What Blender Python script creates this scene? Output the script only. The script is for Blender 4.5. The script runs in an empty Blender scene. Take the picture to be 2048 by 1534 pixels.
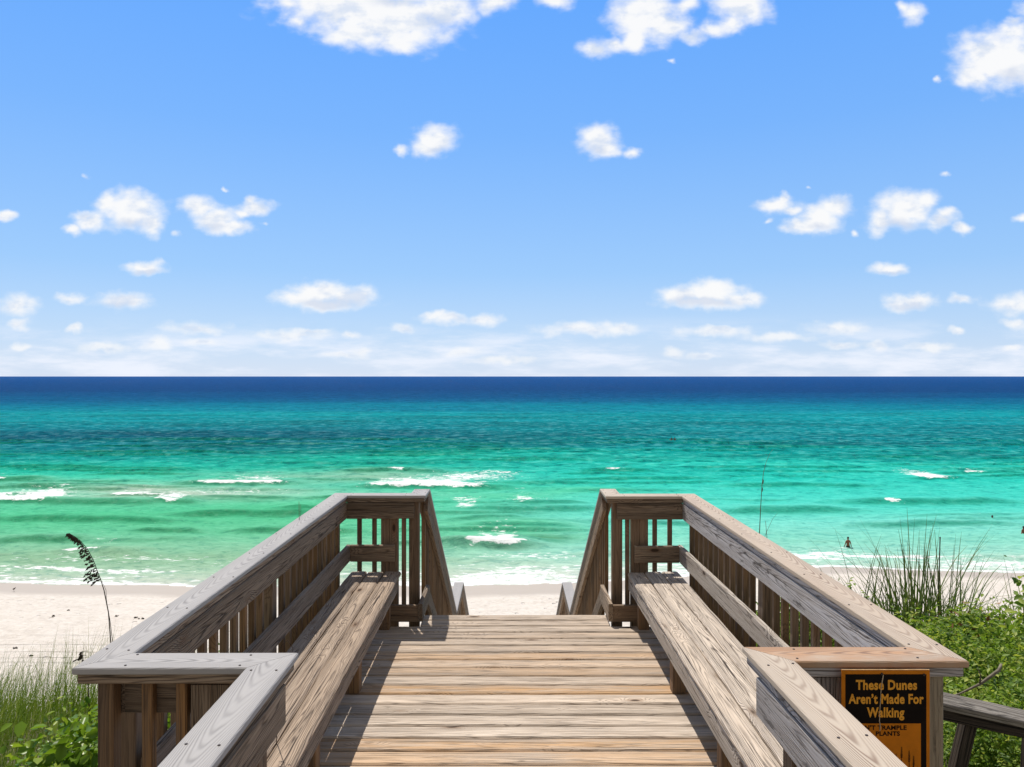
import bpy, bmesh, math, random
import numpy as np
from mathutils import Vector

random.seed(7)
RNG = np.random.default_rng(11)
scene = bpy.context.scene
COL = scene.collection
R = math.radians
PI = math.pi

# ------------------------------------------------------------------ camera
EYE = 2.115
cam_d = bpy.data.cameras.new("camera")
cam_d.sensor_width = 36.0
cam_d.lens = 26.0
cam_d.shift_x = 4 / 2048
cam_d.shift_y = -15 / 2048
cam_d.clip_start = 0.05
cam_d.clip_end = 60000
cam = bpy.data.objects.new("camera", cam_d)
cam.location = (0, 0, EYE)
cam.rotation_euler = (R(90), 0, 0)
COL.objects.link(cam)
scene.camera = cam

scene.view_settings.view_transform = 'Standard'
scene.view_settings.look = 'None'
scene.view_settings.gamma = 1.0
scene.view_settings.exposure = 0.12
scene.cycles.max_bounces = 6
scene.cycles.diffuse_bounces = 3
scene.cycles.transparent_max_bounces = 6

# ------------------------------------------------------------------ sun
SUN_DIR = Vector((-0.21, 0.536, 1.0)).normalized()
sun_d = bpy.data.lights.new("sun", 'SUN')
sun_d.energy = 4.2
sun_d.angle = R(0.53)
sun_d.color = (1.0, 0.94, 0.86)
sun = bpy.data.objects.new("sun", sun_d)
sun.rotation_euler = (-SUN_DIR).to_track_quat('-Z', 'Y').to_euler()
sun.location = (-10, 20, 40)
COL.objects.link(sun)
SUN_EL = math.asin(SUN_DIR.z)
SUN_ROT = math.atan2(SUN_DIR.x, SUN_DIR.y)


# ------------------------------------------------------------------ node helpers
class G:
    def __init__(self, nt):
        self.nt = nt

    def _set(self, sock, v):
        if isinstance(v, bpy.types.NodeSocket):
            self.nt.links.new(v, sock)
        elif v is not None:
            sock.default_value = v

    def node(self, typ, ins=None, **props):
        n = self.nt.nodes.new(typ)
        for k, v in props.items():
            setattr(n, k, v)
        for k, v in (ins or {}).items():
            self._set(n.inputs[k], v)
        return n

    def m(self, op, a, b=None, c=None, clamp=False):
        n = self.nt.nodes.new('ShaderNodeMath')
        n.operation = op
        n.use_clamp = clamp
        self._set(n.inputs[0], a)
        if b is not None:
            self._set(n.inputs[1], b)
        if c is not None:
            self._set(n.inputs[2], c)
        return n.outputs[0]

    def v(self, op, a, b=None, c=None):
        n = self.nt.nodes.new('ShaderNodeVectorMath')
        n.operation = op
        self._set(n.inputs[0], a)
        if b is not None:
            self._set(n.inputs[1], b)
        if c is not None:
            self._set(n.inputs[2], c)
        return n.outputs['Value'] if op in ('LENGTH', 'DISTANCE', 'DOT_PRODUCT') else n.outputs[0]

    def xyz(self, x, y, z):
        return self.node('ShaderNodeCombineXYZ', {0: x, 1: y, 2: z}).outputs[0]

    def sep(self, v):
        return self.node('ShaderNodeSeparateXYZ', {0: v}).outputs

    def noise(self, vec, scale=1.0, detail=2.0, rough=0.5, dist=0.0, col=False):
        n = self.node('ShaderNodeTexNoise', {'Vector': vec, 'Scale': scale, 'Detail': detail,
                                             'Roughness': rough, 'Distortion': dist})
        return n.outputs['Color' if col else 'Fac']

    def rng(self, v, a, b, c=0.0, d=1.0, smooth=True):
        n = self.node('ShaderNodeMapRange', interpolation_type='SMOOTHSTEP' if smooth else 'LINEAR')
        n.clamp = True
        self._set(n.inputs[0], v)
        for i, x in enumerate((a, b, c, d)):
            self._set(n.inputs[i + 1], x)
        return n.outputs[0]

    def mix(self, f, a, b, blend='MIX'):
        n = self.nt.nodes.new('ShaderNodeMix')
        n.data_type = 'RGBA'
        n.blend_type = blend
        self._set(n.inputs[0], f)
        for s, v in ((n.inputs[6], a), (n.inputs[7], b)):
            if isinstance(v, (tuple, list)) and len(v) == 3:
                v = (*v, 1)
            self._set(s, v)
        return n.outputs[2]

    def attr(self, name, out='Fac'):
        return self.node('ShaderNodeAttribute', attribute_name=name).outputs[out]

    def bump(self, h, strength=0.5, dist=0.01):
        return self.node('ShaderNodeBump', {'Height': h, 'Strength': strength, 'Distance': dist}).outputs[0]


def new_mat(name):
    m = bpy.data.materials.new(name)
    m.use_nodes = True
    nt = m.node_tree
    for n in list(nt.nodes):
        nt.nodes.remove(n)
    out = nt.nodes.new('ShaderNodeOutputMaterial')
    return m, G(nt), out


def s2l(c):
    return tuple(((x / 255) / 12.92 if x / 255 <= 0.04045 else ((x / 255 + 0.055) / 1.055) ** 2.4) for x in c)


# ------------------------------------------------------------------ world: Nishita sky with clouds placed by direction
W = bpy.data.worlds.new("World")
scene.world = W
W.use_nodes = True
wnt = W.node_tree
for n in list(wnt.nodes):
    wnt.nodes.remove(n)
g = G(wnt)
wout = g.node('ShaderNodeOutputWorld')
sky = g.node('ShaderNodeTexSky', sky_type='NISHITA')
sky.sun_disc = False
sky.sun_elevation = SUN_EL
sky.sun_rotation = SUN_ROT
sky.altitude = 0
sky.air_density = 1.0
sky.dust_density = 0.4
sky.ozone_density = 2.0
SKY_STRENGTH = 0.13
CL = 1.0 / SKY_STRENGTH
wdir = g.node('ShaderNodeTexCoord').outputs['Generated']
dx, dy, dz = g.sep(wdir)
dyc = g.m('MAXIMUM', g.m('ABSOLUTE', dy), 0.08)
u = g.m('DIVIDE', dx, dyc)
v = g.m('DIVIDE', dz, dyc)
P0 = g.xyz(u, v, 0.0)
wob = g.v('SUBTRACT', g.noise(P0, 38, 4, 0.5, col=True), (0.5, 0.5, 0.5))
P = g.v('MULTIPLY_ADD', wob, (0.022, 0.017, 0.0), P0)
wob2 = g.v('SUBTRACT', g.noise(P0, 14, 3, 0.5, col=True), (0.5, 0.5, 0.5))
P = g.v('MULTIPLY_ADD', wob2, (0.020, 0.013, 0.0), P)


def mir(L):
    return L + [(2066 - c[0],) + tuple(c[1:]) for c in L]


CLOUDS = [  # cx, cy, rx, ry, offset (faintness); pixels of a 2048 wide view, turned into directions below
    (700, 14, 115, 62, 0), (790, 40, 120, 58, 0), (640, 4, 70, 40, .05), (885, 22, 72, 34, .05), (800, 84, 46, 22, .1),
    (720, 62, 80, 32, 0), (760, -40, 240, 70, 0), (575, 4, 40, 26, .35), (600, 45, 40, 22, .5),
    (988, 4, 44, 26, .2), (1112, -2, 42, 22, .2),
    (1290, 30, 70, 55, 0), (1268, 74, 28, 30, .05), (1330, 50, 48, 38, .05), (1190, 96, 42, 24, .28), (1228, 86, 40, 18, .3),
    (1385, 76, 46, 20, .38), (1425, 62, 46, 24, .38), (1482, 12, 54, 42, 0), (1460, 52, 36, 24, .3), (1370, 10, 40, 24, .4),
    (1340, 123, 15, 9, .62), (1828, 28, 30, 28, .3), (1810, 14, 24, 18, .42),
    (1985, 115, 78, 58, 0), (2035, 120, 70, 55, 0), (1950, 148, 46, 28, .05), (2022, 62, 54, 24, .3), (2035, 42, 34, 14, .42),
    (1873, 157, 12, 12, .6), (130, -60, 200, 40, .1), (2090, 30, 60, 40, .2)]
CLOUDS += mir([
    (868, 279, 40, 30, 0), (852, 294, 28, 20, .1), (803, 302, 20, 13, .3),
    (262, 420, 66, 40, .1), (216, 405, 32, 24, .15), (302, 444, 32, 32, .15), (182, 440, 40, 22, .2), (145, 458, 24, 13, .2),
    (168, 430, 32, 13, .3), (395, 414, 38, 24, .1), (430, 438, 44, 26, 0), (462, 452, 44, 16, .05), (515, 412, 46, 17, .15),
    (502, 400, 16, 13, .2), (486, 421, 26, 13, .25), (527, 443, 13, 10, .6), (355, 466, 14, 12, .62),
    (16, 432, 28, 12, .15), (290, 537, 44, 15, .25), (174, 353, 16, 8, .62), (448, 379, 12, 7, .66),
    (640, 584, 62, 24, .05), (708, 592, 50, 22, .08), (590, 597, 46, 17, .12), (655, 608, 105, 16, .25),
    (245, 601, 66, 19, .22), (272, 608, 32, 15, .15), (140, 597, 38, 14, .38), (34, 612, 66, 28, .34), (34, 650, 28, 13, .2),
    (152, 661, 17, 9, .2), (390, 655, 84, 17, .38), (210, 693, 58, 12, .22), (312, 690, 34, 14, .2), (45, 694, 26, 9, .35)])
CLOUDS += [
    (900, 638, 66, 14, .3), (966, 640, 42, 15, .22), (870, 630, 30, 10, .22), (806, 655, 28, 12, .25), (1160, 658, 112, 16, .3),
    (1240, 655, 50, 13, .22), (590, 670, 112, 15, .32), (620, 662, 50, 9, .2), (1430, 664, 92, 15, .28), (1440, 658, 48, 9, .15),
    (1560, 675, 96, 12, .36), (722, 702, 26, 9, .2), (700, 667, 17, 9, .3), (925, 705, 44, 11, .32), (690, 710, 64, 9, .34),
    (1347, 706, 28, 13, .2), (1402, 712, 42, 9, .25), (410, 684, 50, 12, .36), (1000, 720, 120, 10, .42), (1680, 688, 60, 14, .38)]
CLOUDS += [(random.uniform(-700, 2700), random.uniform(20, 680), random.uniform(30, 90), random.uniform(12, 34), random.uniform(.05, .3))
           for k in range(0)]
# beyond the picture's sides a few more of the same clouds
for k in range(7):
    CLOUDS.append((-150 - 160 * k, 150 + 80 * ((k * 3) % 7), 70, 30, .1))
    CLOUDS.append((2240 + 160 * k, 150 + 80 * ((k * 5) % 7), 70, 30, .1))


def sdf(blobs, k):
    f = None
    for (cx, cy, rx, ry, off) in blobs:
        c = Vector(((cx - 1020) / 1479, (752 - cy) / 1479, 0))
        s = (1479 / rx, 1479 / ry, 0)
        q = g.v('MULTIPLY_ADD', P, s, (-c.x * s[0], -c.y * s[1], 0))
        d = g.v('LENGTH', q)
        if off:
            d = g.m('ADD', d, off)
        f = d if f is None else g.m('SMOOTH_MIN', f, d, k)
    return f


F = sdf(CLOUDS, 0.30)
fb = g.noise(g.v('MULTIPLY', P0, (1, 1.5, 1)), 46, 4, 0.46)
fb2 = g.noise(g.v('MULTIPLY', P0, (1, 1.6, 1)), 20, 4, 0.55)
dens = g.m('ADD', F, g.m('MULTIPLY', g.m('SUBTRACT', fb, 0.5), 0.85))
dens = g.m('ADD', dens, g.m('MULTIPLY', g.m('SUBTRACT', fb2, 0.5), 0.85))
alpha = g.rng(dens, 1.42, 0.38)
# grey undersides of the flat-bottomed clouds
SH = mir([(665, 605, 90, 13, 0), (240, 611, 55, 10, .1), (262, 447, 55, 16, .2), (290, 546, 40, 8, .2), (430, 452, 40, 12, .3), (870, 298, 36, 12, .3)]) + [(870, 40, 55, 20, .2), (780, 5, 70, 18, .3), (2030, 150, 50, 24, .2)]
shd = g.rng(g.m('ADD', sdf(SH, 0.3), g.m('MULTIPLY', g.m('SUBTRACT', fb, 0.5), 0.9)), 1.15, 0.3, 0, 0.62)
# thin band of far cloud above the horizon
low = g.noise(g.xyz(g.m('MULTIPLY', u, 7.0), g.m('MULTIPLY', v, 34.0), 3.1), 1.0, 6, 0.6)
lowm = g.m('MULTIPLY', g.rng(low, 0.40, 0.68), g.rng(v, 0.088, 0.03))
ccol = g.mix(shd, (CL * 0.90, CL * 0.90, CL * 0.90, 1), (CL * 0.53, CL * 0.60, CL * 0.75, 1))
cshade = g.m('MULTIPLY', g.rng(g.m('ADD', fb2, g.m('MULTIPLY', g.m('SUBTRACT', fb, .5), .22)), 0.44, 0.64), g.rng(F, 0.95, 0.5))
ccol = g.mix(g.m('MULTIPLY', cshade, 0.75), ccol, (CL * 0.60, CL * 0.68, CL * 0.82, 1))
# the sky itself
air = g.node('ShaderNodeValToRGB', {0: dz})
cr = air.color_ramp
for i_, (p_, c_) in enumerate([(0.0, (.58, .69, .87)), (.06, (.43, .61, .87)), (.136, (.29, .53, .89)), (.31, (.16, .415, .92)), (.45, (.105, .36, .94)), (.56, (.15, .28, .58)), (.72, (.29, .285, .285))]):  # last stops grey the unseen sky overhead, added as neutral fill light
    e_ = cr.elements[i_] if i_ < 2 else cr.elements.new(p_)
    e_.position = p_
    e_.color = (*c_, 1)
airc = g.v('SCALE', air.outputs[0])
airc.node.inputs['Scale'].default_value = CL
# neutral grey added to the unseen sky behind the camera as fill light
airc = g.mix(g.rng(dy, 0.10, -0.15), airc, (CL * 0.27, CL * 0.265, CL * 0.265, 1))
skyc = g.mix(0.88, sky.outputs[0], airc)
skyc = g.mix(g.m('MULTIPLY', lowm, 0.75), skyc, (CL * 0.84, CL * 0.87, CL * 0.95, 1))
skyc = g.mix(g.m('MULTIPLY', alpha, g.rng(v, 0.0, 0.12, 0.62, 0.97)), skyc, ccol)
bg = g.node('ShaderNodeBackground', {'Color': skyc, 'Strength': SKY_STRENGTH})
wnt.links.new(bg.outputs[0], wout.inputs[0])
W.cycles.sampling_method = 'MANUAL'
W.cycles.sample_map_resolution = 512


# ------------------------------------------------------------------ object helpers
def tag(o, label=None, cat=None, group=None, kind=None):
    for k, val in (('label', label), ('category', cat), ('group', group), ('kind', kind)):
        if val:
            o[k] = val
    return o


def empty(name, loc, label=None, cat=None, group=None):
    o = bpy.data.objects.new(name, None)
    o.location = loc
    o.empty_display_size = 0.2
    COL.objects.link(o)
    return tag(o, label, cat, group)


def world_loc(o):
    p = Vector((0, 0, 0))
    while o is not None:
        p = p + o.location
        o = o.parent
    return p


def mesh_obj(name, verts, faces, mat, parent=None, loc=None, attrs=None, smooth=False):
    """verts are given in world space; loc is the object's own origin (top-level only)."""
    me = bpy.data.meshes.new(name)
    verts = np.asarray(verts, dtype=np.float64)
    o = bpy.data.objects.new(name, me)
    COL.objects.link(o)
    if parent is not None:
        o.parent = parent
        off = np.array(world_loc(parent))
    else:
        off = np.array(loc if loc is not None else (0, 0, 0), dtype=float)
        o.location = off
    me.from_pydata([tuple(p) for p in (verts - off)], [], [tuple(int(i) for i in f) for f in faces])
    for an, (typ, data) in (attrs or {}).items():
        a = me.attributes.new(an, typ, 'POINT')
        data = np.asarray(data, dtype=np.float32).ravel()
        a.data.foreach_set({'FLOAT': 'value', 'FLOAT_VECTOR': 'vector', 'FLOAT_COLOR': 'color'}[typ], data)
    if mat is not None:
        me.materials.append(mat)
    if smooth:
        me.polygons.foreach_set('use_smooth', [True] * len(me.polygons))
    me.update()
    return o


def fast_mesh(name, verts, quads, mat, parent=None, loc=(0, 0, 0), attrs=None, smooth=False):
    me = bpy.data.meshes.new(name)
    o = bpy.data.objects.new(name, me)
    COL.objects.link(o)
    if parent is not None:
        o.parent = parent
        off = np.array(world_loc(parent))
    else:
        off = np.array(loc, dtype=float)
        o.location = off
    verts = np.asarray(verts, dtype=np.float64) - off
    quads = np.asarray(quads, dtype=np.int32)
    k = quads.shape[1]
    me.vertices.add(len(verts))
    me.vertices.foreach_set('co', verts.astype(np.float32).ravel())
    me.loops.add(quads.size)
    me.loops.foreach_set('vertex_index', quads.ravel())
    me.polygons.add(len(quads))
    me.polygons.foreach_set('loop_start', np.arange(0, quads.size, k, dtype=np.int32))
    if smooth:
        me.polygons.foreach_set('use_smooth', np.ones(len(quads), dtype=bool))
    me.update(calc_edges=True)
    for an, (typ, data) in (attrs or {}).items():
        a = me.attributes.new(an, typ, 'POINT')
        a.data.foreach_set({'FLOAT': 'value', 'FLOAT_VECTOR': 'vector', 'FLOAT_COLOR': 'color'}[typ],
                           np.asarray(data, dtype=np.float32).ravel())
    me.materials.append(mat)
    return o


_vn = {}


def vnoise(x, y, seed=0):
    """smooth 2-D value noise in -1..1"""
    if seed not in _vn:
        _vn[seed] = np.random.default_rng(100 + seed).uniform(-1, 1, (256, 256))
    T = _vn[seed]
    xi = np.floor(x).astype(int)
    yi = np.floor(y).astype(int)
    fx = x - xi
    fy = y - yi
    fx = fx * fx * (3 - 2 * fx)
    fy = fy * fy * (3 - 2 * fy)
    a = T[xi & 255, yi & 255]
    b = T[(xi + 1) & 255, yi & 255]
    c = T[xi & 255, (yi + 1) & 255]
    d = T[(xi + 1) & 255, (yi + 1) & 255]
    return (a * (1 - fx) + b * fx) * (1 - fy) + (c * (1 - fx) + d * fx) * fy


def fbm(x, y, seed=0, oct=4):
    s = 0
    a = 1.0
    for k in range(oct):
        s = s + a * vnoise(x * 2 ** k + 17.3 * k, y * 2 ** k + 9.1 * k, seed + k)
        a *= 0.5
    return s


def sstep(a, b, x):
    t = np.clip((x - a) / (b - a), 0, 1)
    return t * t * (3 - 2 * t)


# ------------------------------------------------------------------ materials
def wood_mat(name, light, mid, dark, warm, ring_amt=0.55, crack_amt=0.8, rough=0.82, bump=0.7, q=520.0, s=5.0,
             mottle=0.0, spec=0.25):
    m, g, out = new_mat(name)
    bc = g.attr('bc', 'Vector')
    a, b, c = g.sep(bc)
    rnd = g.attr('rnd')
    wrm = g.attr('warm')
    n1 = g.noise(g.xyz(g.m('MULTIPLY', a, 0.9), g.m('MULTIPLY', b, 12.0), g.m('MULTIPLY', c, 12.0)), 1.4, 3, 0.55)
    vor = g.node('ShaderNodeTexVoronoi', {'Vector': g.xyz(g.m('MULTIPLY', a, 2.3), g.m('MULTIPLY', b, 6.0), g.m('MULTIPLY', c, 2.5)),
                                          'Scale': 1.0, 'Randomness': 1.0})
    kd = vor.outputs['Distance']
    kin = g.rng(kd, 0.105, 0.06)
    kout = g.rng(kd, 0.36, 0.0)
    b0 = g.m('MULTIPLY', g.m('SUBTRACT', rnd, 0.5), 0.11)
    bb = g.m('SUBTRACT', b, b0)
    f = g.m('MULTIPLY', g.m('MULTIPLY', bb, bb), q)
    f = g.m('MULTIPLY_ADD', a, s, f)
    f = g.m('MULTIPLY_ADD', c, 55.0, f)
    f = g.m('MULTIPLY_ADD', n1, 4.6, f)
    f = g.m('MULTIPLY_ADD', kout, 5.0, f)
    ring = g.m('MULTIPLY_ADD', g.m('SINE', g.m('MULTIPLY', f, 2 * PI)), 0.5, 0.5)
    ringd = g.m('POWER', ring, 4.5)
    fib = g.noise(g.xyz(g.m('MULTIPLY', a, 4.0), g.m('MULTIPLY', b, 190.0), g.m('MULTIPLY', c, 190.0)), 1.0, 3, 0.6)
    fib2 = g.noise(g.xyz(g.m('MULTIPLY', a, 0.8), g.m('MULTIPLY', b, 85.0), g.m('MULTIPLY', c, 85.0)), 1.0, 4, 0.6)
    fib3 = g.noise(g.xyz(g.m('MULTIPLY', a, 2.6), g.m('MULTIPLY', b, 130.0), g.m('MULTIPLY', c, 130.0)), 1.0, 4, 0.6)
    crack = g.m('MAXIMUM', g.rng(fib2, g.m('MULTIPLY_ADD', rnd, -0.05, 0.635), 0.675), g.m('MULTIPLY', g.rng(fib3, 0.57, 0.68), 0.8))
    big = g.noise(g.xyz(g.m('MULTIPLY', a, 1.1), g.m('MULTIPLY', b, 16.0), g.m('MULTIPLY', c, 16.0)), 1.0, 5, 0.65)
    lt = g.rng(g.m('ADD', g.m('MULTIPLY', fib, 0.65), g.m('MULTIPLY', big, 0.65)), 0.42, 0.86)
    col = g.mix(lt, (*mid, 1), (*light, 1))
    wf = g.m('MULTIPLY', wrm, g.rng(g.m('ADD', big, g.m('MULTIPLY', g.m('SUBTRACT', fib, .5), .5)), 0.30, 0.62))
    col = g.mix(wf, col, (*warm, 1))
    col = g.mix(g.m('MULTIPLY', ringd, g.rng(n1, 0.25, 0.75, ring_amt * 0.35, ring_amt)), col, (*dark, 1))
    col = g.mix(g.m('MULTIPLY', crack, crack_amt), col, (*[x * 0.7 for x in dark], 1))
    if mottle:
        mo = g.noise(g.xyz(g.m('MULTIPLY', a, 5.0), g.m('MULTIPLY', b, 24.0), g.m('MULTIPLY', c, 24.0)), 1.0, 6, 0.7)
        col = g.mix(g.rng(mo, 0.56, 0.66, 0, mottle), col, (0.015, 0.012, 0.010, 1))
    col = g.mix(g.m('MULTIPLY', g.rng(kd, 0.20, 0.06), 0.55), col, (0.16, 0.075, 0.03, 1))
    col = g.mix(g.m('MULTIPLY', kin, 0.85), col, (0.03, 0.018, 0.010, 1))
    col = g.mix(1.0, col, g.xyz(*[g.m('MULTIPLY_ADD', rnd, 0.5, 0.75)] * 3), 'MULTIPLY')
    h = g.m('SUBTRACT', g.m('MULTIPLY', fib, 0.35), g.m('ADD', g.m('MULTIPLY', ringd, 0.5), g.m('MULTIPLY', crack, 0.9)))
    nb = g.bump(h, bump, 0.004)
    bs = g.node('ShaderNodeBsdfPrincipled', {'Base Color': col, 'Roughness': rough, 'Normal': nb,
                                             'Specular IOR Level': spec})
    m.node_tree.links.new(bs.outputs[0], out.inputs[0])
    return m


def cap_mat(name, base, line, amt=0.5, rough=0.6):
    m, g, out = new_mat(name)
    a, b, c = g.sep(g.attr('bc', 'Vector'))
    rnd = g.attr('rnd')
    wrm = g.attr('warm')
    n1 = g.noise(g.xyz(g.m('MULTIPLY', a, 2.2), g.m('MULTIPLY', b, 16.0), g.m('MULTIPLY', c, 16.0)), 1.0, 2, 0.5)
    bb = g.m('ADD', b, g.m('MULTIPLY', g.m('SUBTRACT', rnd, 0.5), 0.05))
    f = g.m('MULTIPLY', g.m('MULTIPLY', bb, bb), 1500.0)
    f = g.m('MULTIPLY_ADD', a, -11.0, f)
    f = g.m('MULTIPLY_ADD', n1, 2.6, f)
    ring = g.m('MULTIPLY_ADD', g.m('SINE', g.m('MULTIPLY', f, 2 * PI)), 0.5, 0.5)
    fade = g.rng(g.noise(g.xyz(g.m('MULTIPLY', a, 1.5), g.m('MULTIPLY', b, 12.0), 7.0), 1.0, 2, 0.5), 0.3, 0.75, 0.25, 1.0)
    topf = g.rng(c, 0.005, 0.0105)
    rr = g.m('MULTIPLY', g.m('MULTIPLY', g.m('POWER', ring, 2.2), fade), topf)
    fib = g.noise(g.xyz(g.m('MULTIPLY', a, 9.0), g.m('MULTIPLY', b, 260.0), g.m('MULTIPLY', c, 260.0)), 1.0, 2, 0.6)
    blot = g.noise(g.xyz(g.m('MULTIPLY', a, 3.0), g.m('MULTIPLY', b, 9.0), 2.0), 1.0, 5, 0.65)
    col = g.mix(g.rng(fib, 0.3, 0.7, 0, 0.22), (*base, 1), (*[x * 0.72 for x in base], 1))
    col = g.mix(g.rng(blot, 0.4, 0.75, 0, 0.25), col, (*[min(1, x * 1.25) for x in base], 1))
    col = g.mix(g.m('MULTIPLY', wrm, g.rng(blot, 0.2, 0.6)), col, (0.46, 0.24, 0.11, 1))
    col = g.mix(g.m('MULTIPLY', rr, amt), col, (*line, 1))
    nb = g.bump(g.m('SUBTRACT', g.m('MULTIPLY', fib, 0.2), rr), 0.35, 0.002)
    bs = g.node('ShaderNodeBsdfPrincipled', {'Base Color': col, 'Roughness': rough, 'Normal': nb, 'Specular IOR Level': 0.35})
    m.node_tree.links.new(bs.outputs[0], out.inputs[0])
    return m


def plain_mat(name, col, rough=0.7, var=0.2, scale=20.0, spec=0.3):
    m, g, out = new_mat(name)
    p = g.node('ShaderNodeTexCoord').outputs['Object']
    n = g.noise(p, scale, 4, 0.6)
    c = g.mix(g.rng(n, 0.3, 0.75), (*[x * (1 - var) for x in col], 1), (*[min(1, x * (1 + var)) for x in col], 1))
    bs = g.node('ShaderNodeBsdfPrincipled', {'Base Color': c, 'Roughness': rough, 'Specular IOR Level': spec,
                                             'Normal': g.bump(n, 0.15, 0.003)})
    m.node_tree.links.new(bs.outputs[0], out.inputs[0])
    return m


def leaf_mat(name, c1, c2, c3, trans=0.35, rough=0.5, spec=0.3):
    m, g, out = new_mat(name)
    rnd = g.attr('rnd')
    col = g.mix(g.rng(rnd, 0.0, 0.55), (*c1, 1), (*c2, 1))
    col = g.mix(g.rng(rnd, 0.6, 1.0), col, (*c3, 1))
    bs = g.node('ShaderNodeBsdfPrincipled', {'Base Color': col, 'Roughness': rough, 'Specular IOR Level': spec})
    tr = g.node('ShaderNodeBsdfTranslucent', {'Color': g.mix(1.0, col, (1.0, 1.0, 0.5, 1), 'MULTIPLY')})
    mx = g.node('ShaderNodeMixShader', {0: trans, 1: bs.outputs[0], 2: tr.outputs[0]})
    m.node_tree.links.new(mx.outputs[0], out.inputs[0])
    return m


M = {}
M['deck'] = wood_mat('weathered_deck_wood', (0.67, 0.60, 0.515), (0.345, 0.27, 0.205), (0.055, 0.036, 0.025), (0.48, 0.28, 0.125),
                     ring_amt=0.5, crack_amt=0.62, q=900, s=2.2)
M['bench'] = wood_mat('weathered_bench_wood', (0.50, 0.41, 0.325), (0.27, 0.20, 0.145), (0.050, 0.035, 0.026), (0.38, 0.25, 0.15),
                      ring_amt=0.85, crack_amt=0.97, q=1500, s=2.6, bump=0.9)
M['bench_pale'] = wood_mat('bleached_bench_wood', (0.73, 0.655, 0.565), (0.46, 0.385, 0.315), (0.065, 0.048, 0.038), (0.56, 0.40, 0.26),
                           ring_amt=0.85, crack_amt=0.97, q=1500, s=2.6, bump=0.9)
M['band'] = wood_mat('weathered_rail_wood', (0.37, 0.285, 0.205), (0.20, 0.14, 0.092), (0.040, 0.027, 0.019), (0.30, 0.17, 0.085),
                     ring_amt=0.9, crack_amt=0.9, q=1300, s=4.0, bump=0.9)
M['peel'] = wood_mat('whitened_rail_wood', (0.62, 0.60, 0.60), (0.40, 0.36, 0.33), (0.07, 0.055, 0.045), (0.42, 0.28, 0.16),
                     ring_amt=0.85, crack_amt=0.9, q=1300, s=4.0, mottle=0.6)
M['post'] = wood_mat('brown_post_wood', (0.27, 0.19, 0.125), (0.165, 0.11, 0.07), (0.045, 0.03, 0.02), (0.30, 0.16, 0.06),
                     ring_amt=0.5, crack_amt=0.7, q=900, s=2.0, bump=0.5)
M['post_pale'] = wood_mat('grey_green_post_wood', (0.42, 0.40, 0.33), (0.27, 0.24, 0.19), (0.05, 0.04, 0.03), (0.30, 0.20, 0.10),
                          ring_amt=0.5, crack_amt=0.7, q=900, s=2.0, mottle=0.5)
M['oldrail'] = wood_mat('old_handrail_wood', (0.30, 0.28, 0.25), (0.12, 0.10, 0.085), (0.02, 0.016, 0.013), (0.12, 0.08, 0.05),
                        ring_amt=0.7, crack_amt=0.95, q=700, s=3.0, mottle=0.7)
M['oldshade'] = wood_mat('old_shaded_wood', (0.09, 0.07, 0.053), (0.038, 0.030, 0.023), (0.010, 0.008, 0.006), (0.05, 0.035, 0.02),
                        ring_amt=0.7, crack_amt=0.95, q=700, s=3.0)  # darker copy of the handrail wood, shrub shade put into its colour
M['cap_grey'] = cap_mat('grey_composite_cap', (0.39, 0.372, 0.358), (0.075, 0.068, 0.066), 0.62)
M['cap_tan'] = cap_mat('tan_composite_cap', (0.54, 0.46, 0.365), (0.19, 0.11, 0.07), 0.85)
M['screw'] = plain_mat('rusty_screw_steel', (0.05, 0.035, 0.03), 0.5)
M['seed'] = plain_mat('dry_seed_brown', (0.055, 0.038, 0.026), 0.8, 0.35, 60)
M['stem'] = plain_mat('dry_stem_brown', (0.16, 0.115, 0.06), 0.75, 0.3, 40)
M['branch'] = plain_mat('shrub_branch_bark', (0.22, 0.19, 0.14), 0.85, 0.3, 40)
M['leaf_small'] = leaf_mat('small_green_leaf', (0.07, 0.145, 0.020), (0.23, 0.36, 0.045), (0.50, 0.56, 0.12), 0.48)
M['leaf_pale'] = leaf_mat('pale_green_leaf', (0.12, 0.20, 0.055), (0.24, 0.34, 0.10), (0.40, 0.46, 0.19), 0.42)
M['leaf_big'] = leaf_mat('broad_bright_leaf', (0.08, 0.17, 0.018), (0.20, 0.33, 0.032), (0.36, 0.46, 0.06), 0.45, 0.3)
M['grass'] = leaf_mat('dune_grass_blade', (0.07, 0.15, 0.014), (0.16, 0.25, 0.03), (0.33, 0.36, 0.09), 0.4, 0.6, 0.06)
M['oat'] = leaf_mat('sea_oat_blade', (0.07, 0.12, 0.026), (0.15, 0.20, 0.055), (0.33, 0.27, 0.15), 0.25, 0.6, 0.12)
M['dryleaf'] = leaf_mat('dry_rust_leaf', (0.20, 0.08, 0.035), (0.30, 0.13, 0.06), (0.40, 0.22, 0.10), 0.2)
M['skin'] = plain_mat('tanned_skin', (0.25, 0.085, 0.045), 0.6, 0.12, 8)
M['hair'] = plain_mat('dark_hair', (0.012, 0.010, 0.010), 0.6)
M['shorts'] = plain_mat('dark_swim_cloth', (0.016, 0.022, 0.020), 0.8)
M['bird'] = plain_mat('brown_grey_feather', (0.10, 0.075, 0.06), 0.8, 0.4, 90)
M['weed'] = plain_mat('dark_dry_seaweed', (0.05, 0.038, 0.028), 0.9, 0.4, 60)
M['sign_orange'] = plain_mat('orange_sign_paint', (0.66, 0.205, 0.006), 0.5, 0.10, 14, 0.15)
M['sign_letter'] = plain_mat('orange_letter_paint', (0.95, 0.41, 0.04), 0.5, 0.12, 40, 0.15)
M['sign_black'] = plain_mat('black_sign_paint', (0.010, 0.006, 0.005), 0.5, 0.3, 10, 0.08)
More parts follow.
